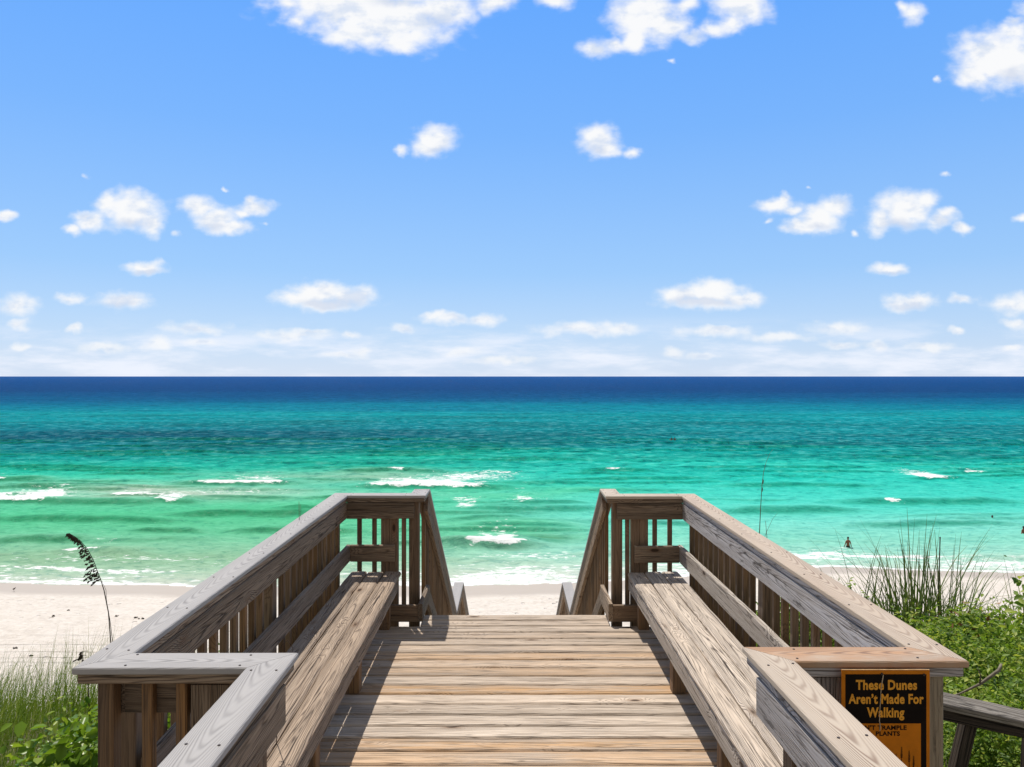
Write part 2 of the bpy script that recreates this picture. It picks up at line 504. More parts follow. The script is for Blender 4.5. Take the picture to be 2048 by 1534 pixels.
M['sign_edge'] = plain_mat('worn_sign_edge', (0.62, 0.40, 0.2), 0.6, 0.3, 30)
M['sign_crease'] = plain_mat('pale_sign_crease', (0.55, 0.42, 0.28), 0.7, 0.3, 60)


# ------------------------------------------------------------------ the setting: ground sheet
SEA = EYE - 16.0


def waterline(x):
    return np.interp(x, [-160, -62, -40, -24, -10, 0, 10, 20, 27, 41, 60, 160],
                     [60.5, 58.4, 57.2, 56.2, 56.0, 56.6, 58.0, 60.6, 61.8, 60.0, 59.0, 61.0]) + 0.35 * vnoise(x * 0.22, x * 0 + .5, 31) + .15 * vnoise(x * 0.8, x * 0 + .5, 32)


def ground_z(x, y):
    base = np.interp(y, [-60, 3, 6.5, 8.0, 12, 16, 25, 32, 36, 44, 50],
                     [-0.9, -0.95, -1.1, -1.45, -3.6, -5.7, -10.0, -12.5, -12.85, -12.95, -13.2])
    wl = waterline(x)
    beach = SEA - 0.02 - (y - wl) * np.where(y > wl, 0.035, 0.085)
    z = np.where(y < 48, base, np.minimum(base, beach))
    t = sstep(44, 50, y)
    z = base * (1 - t) + np.maximum(beach, SEA - 6) * t
    right = sstep(1.5, 4.5, x) * sstep(14, 8, y)
    z = z + 0.35 * right
    z = z + 0.10 * fbm(x * 0.5, y * 0.5, 3, 3) * sstep(40, 10, y) + 0.03 * fbm(x * 0.35, y * 0.5, 5, 3) * sstep(30, 40, y) * sstep(58, 52, y)
    return z


def axis_pts(segs):
    out = []
    for (a, b, n) in segs:
        out.append(np.linspace(a, b, n, endpoint=False))
    out.append([segs[-1][1]])
    return np.concatenate(out)


xs = axis_pts([(-400, -100, 20), (-100, -30, 70), (-30, -10, 50), (-10, 10, 90), (10, 30, 50), (30, 100, 70), (100, 400, 20)])
ys = axis_pts([(-60, -4, 25), (-4, 12, 80), (12, 34, 60), (34, 62, 100), (62, 240, 60)])
XX, YY = np.meshgrid(xs, ys)
ZZ = ground_z(XX, YY)
V = np.stack([XX.ravel(), YY.ravel(), ZZ.ravel()], 1)
ny, nx = XX.shape
I = np.arange(ny * nx).reshape(ny, nx)
Q = np.stack([I[:-1, :-1].ravel(), I[:-1, 1:].ravel(), I[1:, 1:].ravel(), I[1:, :-1].ravel()], 1)
wet = sstep(-4.4, -2.6, (YY - waterline(XX) + 0.8 * vnoise(XX * .06, YY * 0 + .3, 41)))
litter = sstep(10.5, 8.0, YY) * np.clip(0.85 + 0.6 * fbm(XX * 0.7, YY * 0.7, 9, 3), 0, 1)

m, g, out = new_mat('beach_sand')
pos = g.node('ShaderNodeNewGeometry').outputs['Position']
px, py, pz = g.sep(pos)
fine = g.noise(pos, 3.2, 6, 0.65)
med = g.noise(g.xyz(g.m('MULTIPLY', px, 0.5), g.m('MULTIPLY', py, 0.9), 0.0), 1.0, 4, 0.55)
vo = g.node('ShaderNodeTexVoronoi', {'Vector': g.xyz(px, g.m('MULTIPLY', py, 0.8), 0.0), 'Scale': 1.25, 'Randomness': 1.0})
foot = g.rng(vo.outputs['Distance'], 0.20, 0.05)
footmask = g.rng(g.noise(g.xyz(g.m('MULTIPLY', px, 0.13), g.m('MULTIPLY', py, 0.22), 4.0), 1.0, 3, 0.5), 0.36, 0.6)
footmask = g.m('MULTIPLY', footmask, g.rng(py, 53.5, 50.5))
foot = g.m('MULTIPLY', foot, footmask)
track = g.noise(g.xyz(g.m('MULTIPLY', px, 0.045), g.m('MULTIPLY', py, 2.6), 2.0), 1.0, 3, 0.5)
tl = g.m('MULTIPLY', g.rng(track, 0.60, 0.68), g.rng(py, 46.0, 42.0))
wetn = g.attr('wet')
lit = g.attr('litter')
colr = g.mix(g.rng(fine, 0.3, 0.7), (0.55, 0.495, 0.435, 1), (0.69, 0.635, 0.57, 1))
colr = g.mix(g.rng(med, 0.35, 0.7, 0, 0.4), colr, (0.72, 0.67, 0.605, 1))
weedn = g.noise(g.xyz(px, g.m('MULTIPLY', py, 2.2), 9.0), 1.9, 4, 0.6)
speck = g.m('MULTIPLY', g.rng(weedn, 0.655, 0.70), g.m('MULTIPLY', footmask, 0.7))
colr = g.mix(speck, colr, (0.24, 0.20, 0.16, 1))
colr = g.mix(wetn, colr, (0.46, 0.405, 0.35, 1))
ln = g.noise(pos, 14.0, 5, 0.7)
lc = g.mix(g.rng(ln, 0.35, 0.65), (0.06, 0.05, 0.025, 1), (0.22, 0.18, 0.11, 1))
colr = g.mix(g.m('MULTIPLY', lit, 0.92), colr, lc)
hh = g.m('MULTIPLY', g.m('SUBTRACT', 1.0, wetn), g.m('SUBTRACT', g.m('MULTIPLY_ADD', fine, 0.35, g.m('MULTIPLY', med, 0.8)), g.m('ADD', g.m('MULTIPLY', foot, 0.9), g.m('MULTIPLY', tl, 0.4))))
nb = g.bump(hh, 0.9, 0.22)
bs = g.node('ShaderNodeBsdfPrincipled', {'Base Color': colr, 'Roughness': g.m('MULTIPLY_ADD', wetn, -0.35, 0.95), 'Normal': nb,
                                         'Specular IOR Level': 0.2})
m.node_tree.links.new(bs.outputs[0], out.inputs[0])
M['sand'] = m
ground = fast_mesh('sand_ground', V, Q, M['sand'], attrs={'wet': ('FLOAT', wet.ravel()), 'litter': ('FLOAT', litter.ravel())}, smooth=True)
tag(ground, 'white sand beach and dune running down to the water', 'sand', kind='structure')

# ------------------------------------------------------------------ the sea
SCL = 1.0 / 1.25
LEFT = [(50, (214, 216, 203)), (57, (205, 215, 198)), (60, (178, 208, 182)), (64, (146, 200, 164)), (70, (132, 203, 164)), (76, (108, 200, 154)),
        (84, (86, 198, 146)), (92, (92, 203, 156)), (100, (120, 211, 175)), (110, (108, 211, 176)), (120, (62, 202, 168)), (130, (30, 188, 162)),
        (145, (12, 154, 146)), (170, (6, 128, 136)), (195, (5, 122, 134)), (230, (4, 134, 147)), (280, (4, 150, 160)), (330, (2, 164, 172)),
        (385, (3, 140, 168)), (460, (4, 114, 158)), (580, (7, 92, 148)), (800, (12, 78, 140)), (2000, (16, 80, 146)), (20000, (24, 84, 154))]
RIGHT = [(50, (226, 232, 222)), (60, (214, 228, 214)), (64, (180, 224, 204)), (68, (158, 222, 202)), (73, (138, 220, 198)), (80, (126, 224, 206)), (88, (98, 220, 200)),
         (96, (82, 217, 197)), (105, (72, 214, 195)), (115, (58, 211, 191)), (125, (40, 204, 185)), (140, (20, 178, 166)), (160, (15, 162, 158)),
         (190, (10, 148, 152)), (230, (7, 146, 155)), (280, (4, 152, 162)), (330, (2, 162, 172)), (385, (3, 140, 168)), (460, (4, 114, 158)), (580, (7, 92, 148)), (800, (12, 78, 140)), (2000, (16, 80, 146)), (20000, (24, 84, 154))]


def ramp(tab, y):
    k = np.log([t[0] for t in tab])
    c = np.array([s2l(t[1]) for t in tab])
    ly = np.log(y)
    return np.stack([np.interp(ly, k, c[:, i]) for i in range(3)], -1)


rows = [52.0]
while rows[-1] < 300:
    rows.append(rows[-1] * 1.0046)
while rows[-1] < 1200:
    rows.append(rows[-1] * 1.03)
while rows[-1] < 24000:
    rows.append(rows[-1] * 1.25)
rows = np.array(rows)
cols = np.linspace(-1, 1, 761)
S, YY = np.meshgrid(cols, rows)
XX = S * (105 + YY * 1.15)
wl = waterline(XX)
D = YY - wl                                # distance out from the waterline
Z = np.full_like(XX, SEA)
foam = np.zeros_like(XX)
crest = np.zeros_like(XX)
near = sstep(420, 200, YY)


def ridge(y0, x0, x1, h, w, foam_amt=0.0, fx0=None, fx1=None, back=0.0, seed=0, slope=0.0):
    """a rolling wave: steep landward face, long back; foam along part of its crest"""
    global Z, foam, crest
    sel = (YY > y0 - 14) & (YY < y0 + 26)
    x = XX[sel]
    y = YY[sel]
    yc = y0 + 0.9 * vnoise(x * 0.10, x * 0 + seed, 50 + seed % 5) + 0.35 * vnoise(x * 0.45, x * 0 + seed, 55) + slope * (x - 0.5 * (x0 + x1))
    L = x1 - x0
    win = sstep(x0, x0 + 0.3 * L, x) * sstep(x1, x1 - 0.3 * L, x)
    d = y - yc
    prof = np.where(d < 0, np.exp(-(d / (w * 0.42)) ** 2), np.exp(-(d / (w * 1.2)) ** 2))
    Z[sel] += h * win * prof
    face = np.exp(-((d + w * 0.38) / (w * 0.42)) ** 2)
    crest[sel] = np.maximum(crest[sel], win * face * min(1.0, h / 0.3))
    if foam_amt > 0:
        fx0 = x0 if fx0 is None else fx0
        fx1 = x1 if fx1 is None else fx1
        fl = fx1 - fx0
        fw = sstep(fx0 - .1 * fl, fx0 + 0.38 * fl, x) * sstep(fx1 + .1 * fl, fx1 - 0.38 * fl, x)
        wv = 0.75 + 0.35 * vnoise(x * 0.5, x * 0 + seed, 61)
        line = np.exp(-((d + 0.1 * w) / (0.36 * w * wv)) ** 2) * (1 + 0.35 * vnoise(x * 0.9, y * .6 + seed, 62))
        tail = 1.15 * back * sstep(-0.2, 0.6, d) * np.exp(-(np.maximum(d, 0) / 10.0) ** 1.5) * (1 + 0.5 * vnoise(x * .35, y * .25 + seed, 63))
        foam[sel] = np.maximum(foam[sel], fw * np.maximum(foam_amt * line, tail))


def patch(x, y, rx, ry, amt):
    global foam
    e = np.exp(-(((XX - x) / rx) ** 2 + ((YY - y) / ry) ** 2))
    foam = np.maximum(foam, amt * e)


def at(pxx, pyy):
    yy = 1479 * 16 / (pyy - 752)
    return (pxx - 1020) * yy / 1479, yy


def ridge_px(xa, xb, yp, h, w, fam=0, fa=None, fb=None, back=0, seed=0, slope=0.0):
    X0, Y0 = at(xa, yp)
    X1, _ = at(xb, yp)
    F0 = at(fa, yp)[0] if fa is not None else None
    F1 = at(fb, yp)[0] if fb is not None else None
    ridge(Y0, X0, X1, h, w, fam, F0, F1, back, seed, slope)


ridge_px(300, 640, 968, 0.55, 2.6, 1.4, 365, 580, 0.5, 1)
ridge_px(640, 1090, 974, 0.6, 2.8, 1.15, 705, 1000, 0.85, 2)
ridge_px(640, 930, 942, 0.5, 2.6, 0.9, 770, 812, 0.2, 3)
ridge_px(-120, 150, 960, 0.6, 2.8, 1.1, -110, 26, 0.3, 4)
ridge_px(-140, 420, 1003, 0.5, 2.6, 0.9, -140, 130, 0.8, 5)
ridge_px(180, 400, 993, 0.35, 2.4, 1.0, 196, 300, 0.5, 6, -0.1)
ridge_px(290, 420, 1002, 0.3, 2.2, 0.85, 296, 372, 0.45, 7)
ridge_px(840, 1120, 1093, 0.62, 2.3, 1.8, 925, 1058, 0.45, 8)
ridge_px(1130, 1330, 940, 0.4, 2.6, 0.9, 1208, 1248, 0.2, 9)
ridge_px(1600, 2090, 1003, 0.55, 2.8, 0.75, 1758, 1796, 0.2, 10)
ridge_px(1380, 1760, 1022, 0.55, 2.8, 0, seed=11)
ridge_px(1820, 2100, 946, 0.4, 2.6, 1.0, 1920, 1972, 0.25, 12)
ridge_px(1790, 1960, 957, 0.3, 2.4, 0.75, 1832, 1914, 0.75, 13)
ridge_px(880, 1250, 1018, 0.5, 2.4, 0.4, 900, 965, 0.45, 14)
ridge_px(990, 1200, 1008, 0.4, 2.4, 0.5, 1015, 1080, 0.45, 15)
ridge_px(-60, 420, 1040, 0.4, 2.4, 0, seed=16)
ridge_px(300, 700, 1028, 0.45, 2.4, 0, seed=17)
ridge_px(520, 780, 1022, 0.4, 2.4, 0, seed=18)
ridge_px(60, 330, 1106, 0.35, 1.9, 0.6, 110, 200, 0.25, 19)
ridge_px(-40, 200, 1080, 0.3, 2.0, 0, seed=20)
ridge_px(420, 760, 1060, 0.35, 2.0, 0, seed=21)
ridge_px(1240, 1500, 1045, 0.3, 2.0, 0, seed=22)
ridge_px(900, 1180, 1050, 0.4, 2.2, 0, seed=23)
ridge_px(1640, 2080, 1046, 0.3, 2.2, 0, seed=24)
ridge_px(1380, 1800, 970, 0.35, 2.4, 0, seed=25)
ridge_px(1050, 1480, 958, 0.35, 2.4, 0, seed=26)
ridge_px(1880, 2120, 1112, 0.22, 1.6, 0.3, seed=27)
for k in range(170):
    y0 = random.uniform(64, 190)
    xc = random.uniform(-130, 130)
    L = random.uniform(5, 16) * (y0 / 80)
    ridge(y0, xc - L, xc + L, random.uniform(0.12, 0.36), random.uniform(0.9, 1.9), 0, seed=60 + k, slope=random.uniform(-.03, .03))
for (pxx, pyy, rx, ry, am) in ((935, 953, 8, 5, .62), (990, 945, 5, 4, .5), (60, 993, 9, 3, .55), (430, 985, 14, 4, .36), (330, 992, 8, 2.5, .45), (860, 958, 5, 4, .45),
                               (1060, 1000, 3, 2.5, .5), (930, 998, 3, 2.5, .5), (1870, 953, 3.5, 2.5, .55), (1050, 1112, 7, 2.0, .42), (240, 1118, 12, 1.6, .4), (560, 1125, 10, 1.6, .42)):
    xx_, yy_ = at(pxx, pyy)
    patch(xx_, yy_, rx, ry, am)
# run-up foam along the shore
lace = 0.75 + 0.6 * fbm(XX * 0.12, YY * 0.30, 71, 4)
foam = np.maximum(foam, np.exp(-((D - 0.35) / 0.45) ** 2) * 0.72)
foam = np.maximum(foam, sstep(-0.1, 0.5, D) * sstep(10.5, 1.5, D) * np.clip(lace, 0, 1.25) * 0.52)
foam = np.maximum(foam, np.exp(-((D - 4.2 - 1.0 * vnoise(XX * .1, YY * 0, 72)) / 0.8) ** 2) * np.clip(0.5 + 0.8 * vnoise(XX * 0.09, YY * 0 + 2, 73), 0, 1) * 0.62)
chop = 0.06 * np.sin(1.1 * YY + 1.5 * vnoise(XX * .1, YY * .1, 80)) * vnoise(XX * .16, YY * .35, 81) + 0.07 * vnoise(XX * 0.30, YY * 0.75, 82) \
    + 0.05 * vnoise(XX * 0.8, YY * 1.7, 83)
Z += chop * near * sstep(0, 8, D)
edge = sstep(0.0, 2.5, D)
Z = SEA + (Z - SEA) * edge
Z = np.where(D < 0, ground_z(XX, YY) - 0.08, np.maximum(Z, np.where(D < 3, ground_z(XX, YY) + 0.012, -99)))
# colour of the water: depth, sand bars, weed beds
mixx = sstep(-22, 22, XX * 80 / np.maximum(YY, 60) + 9 * vnoise(XX * .03, YY * .04, 90))
Yw = YY * (1 + 0.10 * fbm(XX * 0.012 * 100 / YY, np.log(YY) * 6, 92, 3) * sstep(60, 110, YY))
wc = ramp(LEFT, Yw) * (1 - mixx[..., None]) + ramp(RIGHT, Yw) * mixx[..., None]


def bed(pxx, pyy, rx, ry, rgb, amt):
    global wc
    X0, Y0 = at(pxx, pyy)
    e = amt * np.exp(-(((XX - X0) / rx) ** 2 + ((YY - Y0) / ry) ** 2))
    e = np.clip(e * (1 + 0.5 * fbm(XX * 0.09, YY * 0.22, 95, 3)), 0, 1)[..., None]
    wc = wc * (1 - e) + np.array(s2l(rgb)) * e


bed(330, 985, 16, 6, (188, 204, 184), 0.85)
bed(760, 955, 14, 7, (160, 196, 168), 0.7)
bed(560, 950, 14, 5, (140, 196, 168), 0.55)
bed(180, 1115, 22, 4, (150, 178, 142), 0.5)
bed(1095, 1075, 3.0, 1.6, (70, 110, 80), 0.8)
bed(1010, 1096, 2.2, 0.8, (70, 90, 66), 0.6)
bed(1030, 985, 16, 6, (92, 206, 150), 0.6)
bed(1040, 1060, 14, 5, (100, 204, 150), 0.6)
bed(200, 868, 75, 20, (2, 84, 112), 0.6)
bed(640, 868, 60, 16, (2, 98, 120), 0.35)
bed(1500, 880, 80, 16, (2, 104, 126), 0.3)
st = fbm(XX * 0.030, YY * 0.11, 97, 4) * sstep(120, 150, YY) * sstep(420, 260, YY)
wc = wc * (1 - 0.26 * np.clip(st, 0, 1)[..., None]) * (1 + 0.22 * np.clip(-st, 0, 1)[..., None])
cg = (0.7 * crest * sstep(66, 72, YY))[..., None]
cc = np.array(s2l((16, 130, 80))) * (1 - mixx[..., None]) + np.array(s2l((10, 150, 120))) * mixx[..., None]
wc = wc * (1 - cg) + cc * cg
wc = np.clip(wc * SCL, 0, 1)
V = np.stack([XX.ravel(), YY.ravel(), Z.ravel()], 1)
ny, nx = XX.shape
I = np.arange(ny * nx).reshape(ny, nx)
Q = np.stack([I[:-1, :-1].ravel(), I[:-1, 1:].ravel(), I[1:, 1:].ravel(), I[1:, :-1].ravel()], 1)
keep = ~(D < -1.0)
Q = Q[keep.ravel()[Q].all(1)]

m, g, out = new_mat('sea_water')
pos = g.node('ShaderNodeNewGeometry').outputs['Position']
px, py, pz = g.sep(pos)
wcol = g.attr('wcol', 'Color')
fo = g.attr('foam')
n_f = g.noise(g.xyz(g.m('MULTIPLY', px, 1.1), g.m('MULTIPLY', py, 1.9), 0.0), 1.0, 6, 0.68, 0.6)
n_f2 = g.noise(g.xyz(g.m('MULTIPLY', px, 0.5), g.m('MULTIPLY', py, 1.4), 5.0), 1.0, 4, 0.6, 1.2)
ff = g.rng(g.m('ADD', g.m('MULTIPLY', n_f, 0.6), g.m('MULTIPLY', n_f2, 0.4)), 0.33, 0.67, smooth=False)
fm = g.rng(g.m('SUBTRACT', g.m('MULTIPLY', fo, 1.12), ff), -0.10, 0.22)
# ripples: short crests lying along the shore, several sizes
r1 = g.noise(g.xyz(g.m('MULTIPLY', px, 0.8), g.m('MULTIPLY', py, 1.35), 1.0), 1.0, 6, 0.66, 0.6)
r2 = g.noise(g.xyz(g.m('MULTIPLY', px, 0.30), g.m('MULTIPLY', py, 0.33), 2.0), 1.0, 5, 0.66, 0.4)
r3 = g.noise(g.xyz(g.m('MULTIPLY', px, 0.10), g.m('MULTIPLY', py, 0.075), 3.0), 1.0, 6, 0.72, 0.3)
far1 = g.rng(py, 95.0, 170.0)
far2 = g.rng(py, 180.0, 420.0)
b1 = g.m('MULTIPLY', r1, 0.26)
b2 = g.m('MULTIPLY', r2, g.m('MULTIPLY_ADD', far1, 1.9, 0.35))
b3 = g.m('MULTIPLY', r3, g.m('MULTIPLY', far2, 5.0))
hgt = g.m('ADD', g.m('ADD', b1, b2), b3)
nb = g.bump(hgt, 0.9, 1.0)
# shade and sky reflection of the chop put into the colour: lows darker, highs paler
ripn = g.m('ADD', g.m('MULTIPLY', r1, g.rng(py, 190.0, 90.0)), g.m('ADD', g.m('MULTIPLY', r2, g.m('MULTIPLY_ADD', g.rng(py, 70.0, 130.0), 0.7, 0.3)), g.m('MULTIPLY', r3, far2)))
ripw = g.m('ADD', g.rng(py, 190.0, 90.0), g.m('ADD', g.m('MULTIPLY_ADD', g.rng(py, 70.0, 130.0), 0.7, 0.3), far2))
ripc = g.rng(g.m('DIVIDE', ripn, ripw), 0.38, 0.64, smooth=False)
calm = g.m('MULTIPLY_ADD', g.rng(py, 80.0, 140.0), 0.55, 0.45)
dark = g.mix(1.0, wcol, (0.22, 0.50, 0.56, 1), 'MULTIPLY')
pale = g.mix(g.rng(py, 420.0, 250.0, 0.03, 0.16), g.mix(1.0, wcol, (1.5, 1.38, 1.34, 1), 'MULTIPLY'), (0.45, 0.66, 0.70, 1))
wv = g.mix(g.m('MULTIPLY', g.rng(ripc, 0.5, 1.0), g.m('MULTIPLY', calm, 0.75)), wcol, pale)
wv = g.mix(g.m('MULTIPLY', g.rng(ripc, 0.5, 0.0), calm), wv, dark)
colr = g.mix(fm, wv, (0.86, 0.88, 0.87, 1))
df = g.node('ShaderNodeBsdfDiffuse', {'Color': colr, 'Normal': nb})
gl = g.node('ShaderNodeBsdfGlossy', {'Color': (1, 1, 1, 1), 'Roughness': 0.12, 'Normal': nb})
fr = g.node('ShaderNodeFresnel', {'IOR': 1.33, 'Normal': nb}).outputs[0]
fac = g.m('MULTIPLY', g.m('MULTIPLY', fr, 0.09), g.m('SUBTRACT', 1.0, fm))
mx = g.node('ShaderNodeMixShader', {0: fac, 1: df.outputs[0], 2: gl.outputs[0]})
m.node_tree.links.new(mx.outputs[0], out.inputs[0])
M['sea'] = m
sea = fast_mesh('sea_water', V, Q, M['sea'], smooth=True,
                attrs={'foam': ('FLOAT', foam.ravel()), 'wcol': ('FLOAT_COLOR', np.concatenate([wc, np.ones_like(wc[..., :1])], -1).ravel())})
tag(sea, 'turquoise and deep blue sea with small breaking waves', 'sea', kind='structure')


# ------------------------------------------------------------------ timber helpers
def board(name, p0, p1, w, t, mat, parent, up=(0, 0, 1), bev=0.004, m0=0.0, m1=0.0, wobble=0.0, rnd=None, warm=0.0, label=None,
          lift=0.0):
    """a sawn board from p0 to p1 (centre line); w across, t along `up`; m0, m1 slant its ends for mitres"""
    p0 = Vector(p0)
    p1 = Vector(p1)
    ax = (p1 - p0)
    L = ax.length
    ax.normalize()
    upv = Vector(up)
    upv = (upv - ax * upv.dot(ax)).normalized()
    side = ax.cross(upv)
    rnd = random.random() if rnd is None else rnd
    off = random.uniform(0, 90)
    ph = [random.uniform(0, 6.28) for _ in range(4)]
    n = max(2, int(L / 0.12) + 1) if wobble else 2
    hw, ht = w / 2, t / 2
    prof = [(-hw + bev, ht), (hw - bev, ht), (hw, ht - bev), (hw, -ht + bev), (hw - bev, -ht), (-hw + bev, -ht), (-hw, -ht + bev), (-hw, ht - bev)]
    vs, bcs, fs = [], [], []
    for i in range(n):
        s = i / (n - 1)
        for (b, c) in prof:
            a = s * L + (m0 * b) * (1 - s) + (m1 * b) * s
            bb, c2 = b, c
            if wobble:
                k = 1 if b > 0 else 2
                bb = b + wobble * (math.sin(a * 2.3 + ph[k]) * 0.6 + math.sin(a * 7.1 + ph[k] * 2) * 0.25 + math.sin(a * 17 + ph[3]) * 0.15)
                c2 = c + lift * math.sin(a * 1.7 + ph[0]) + (0.3 * wobble * math.sin(a * 11 + ph[3] + b * 20))
            q = p0 + ax * a + side * bb + upv * c2
            vs.append(q)
            bcs.append((a + off, b, c))
    for i in range(n - 1):
        for k in range(8):
            j = (k + 1) % 8
            fs.append((i * 8 + k, (i + 1) * 8 + k, (i + 1) * 8 + j, i * 8 + j))
    fs.append(tuple(range(7, -1, -1))[::-1])
    fs.append(tuple((n - 1) * 8 + k for k in range(7, -1, -1)))
    nv = len(vs)
    o = mesh_obj(name, [tuple(p) for p in vs], fs, mat, parent,
                 attrs={'bc': ('FLOAT_VECTOR', bcs), 'rnd': ('FLOAT', [rnd] * nv), 'warm': ('FLOAT', [warm] * nv)})
    bm = bmesh.new()
    bm.from_mesh(o.data)
    bmesh.ops.recalc_face_normals(bm, faces=bm.faces)
    bm.to_mesh(o.data)
    bm.free()
    if label:
        o['label'] = label
    return o


def screw_mesh():
    bm = bmesh.new()
    bmesh.ops.create_cone(bm, cap_ends=True, segments=10, radius1=0.0052, radius2=0.004, depth=0.003)
    me = bpy.data.meshes.new('screw_head')
    bm.to_mesh(me)
    bm.free()
    me.materials.append(M['screw'])
    return me


SCREW = screw_mesh()


def screw(parent, p):
    o = bpy.data.objects.new('screw_head', SCREW)
    COL.objects.link(o)
    o.parent = parent
    o.location = Vector(p) - world_loc(parent)
    return o


# ------------------------------------------------------------------ deck
PITCH = 0.1487
FAR = 6.557
deck = empty('boardwalk_deck', (0.04, 3.0, 0.0), 'weathered grey-brown plank deck floor between the two benches, ending at the stairs', 'deck')
WARM = {0: .15, 1: .2, 2: .15, 3: .35, 4: .2, 5: .35, 6: .75, 7: .45, 8: .65, 9: .15, 10: 1.0, 11: .12, 12: .1, 13: .05, 14: .0, 15: .95, 16: .7, 17: .3}
TONE = {0: .55, 1: .55, 2: .5, 3: .5, 4: .45, 5: .6, 6: .6, 7: .8, 8: .35, 9: .6, 10: .6, 11: .95, 12: .35, 13: .7, 14: .95, 15: .75, 16: .9, 17: .6}
for k in range(46):
    yc = FAR - PITCH * (k + 0.5)
    xa, xb = (-1.56, 1.66)
    if k < 2:
        xa, xb = (-0.76, 0.85)
    if yc < 2.6:
        xa, xb = (-0.97, 1.06)
    board('deck_board', (xa, yc, -0.019), (xb, yc, -0.019 + random.uniform(-.001, .001)), PITCH - 0.0150 + random.uniform(-.002, .001), 0.038,
          M['deck'], deck, bev=0.009, wobble=0.0022, warm=.12 + .78 * WARM.get(k, random.random() * .6), rnd=TONE.get(k, random.uniform(.3, .8)))
for x in (-1.5, -0.75, 0.04, 0.85, 1.6):
    board('joist', (x, -0.2 if abs(x) < 1 else 2.6, -0.135), (x, 6.22, -0.135), 0.038, 0.19, M['post'], deck)
board('rim_joist', (-1.54, 6.25, -0.135), (1.64, 6.25, -0.135), 0.19, 0.038, M['post'], deck, up=(0, 1, 0))
for x in (-1.4, -0.6, 0.6, 1.5):
    for y in (2.9, 6.15):
        zb = float(ground_z(np.array(x), np.array(y))) - 0.2
        board('support_post', (x, y, -0.232), (x, y, zb), 0.09, 0.09, M['post'], deck, up=(0, 1, 0))

# ------------------------------------------------------------------ railings
CAPT = 0.025
CAPW = 0.147
ZT = 1.07


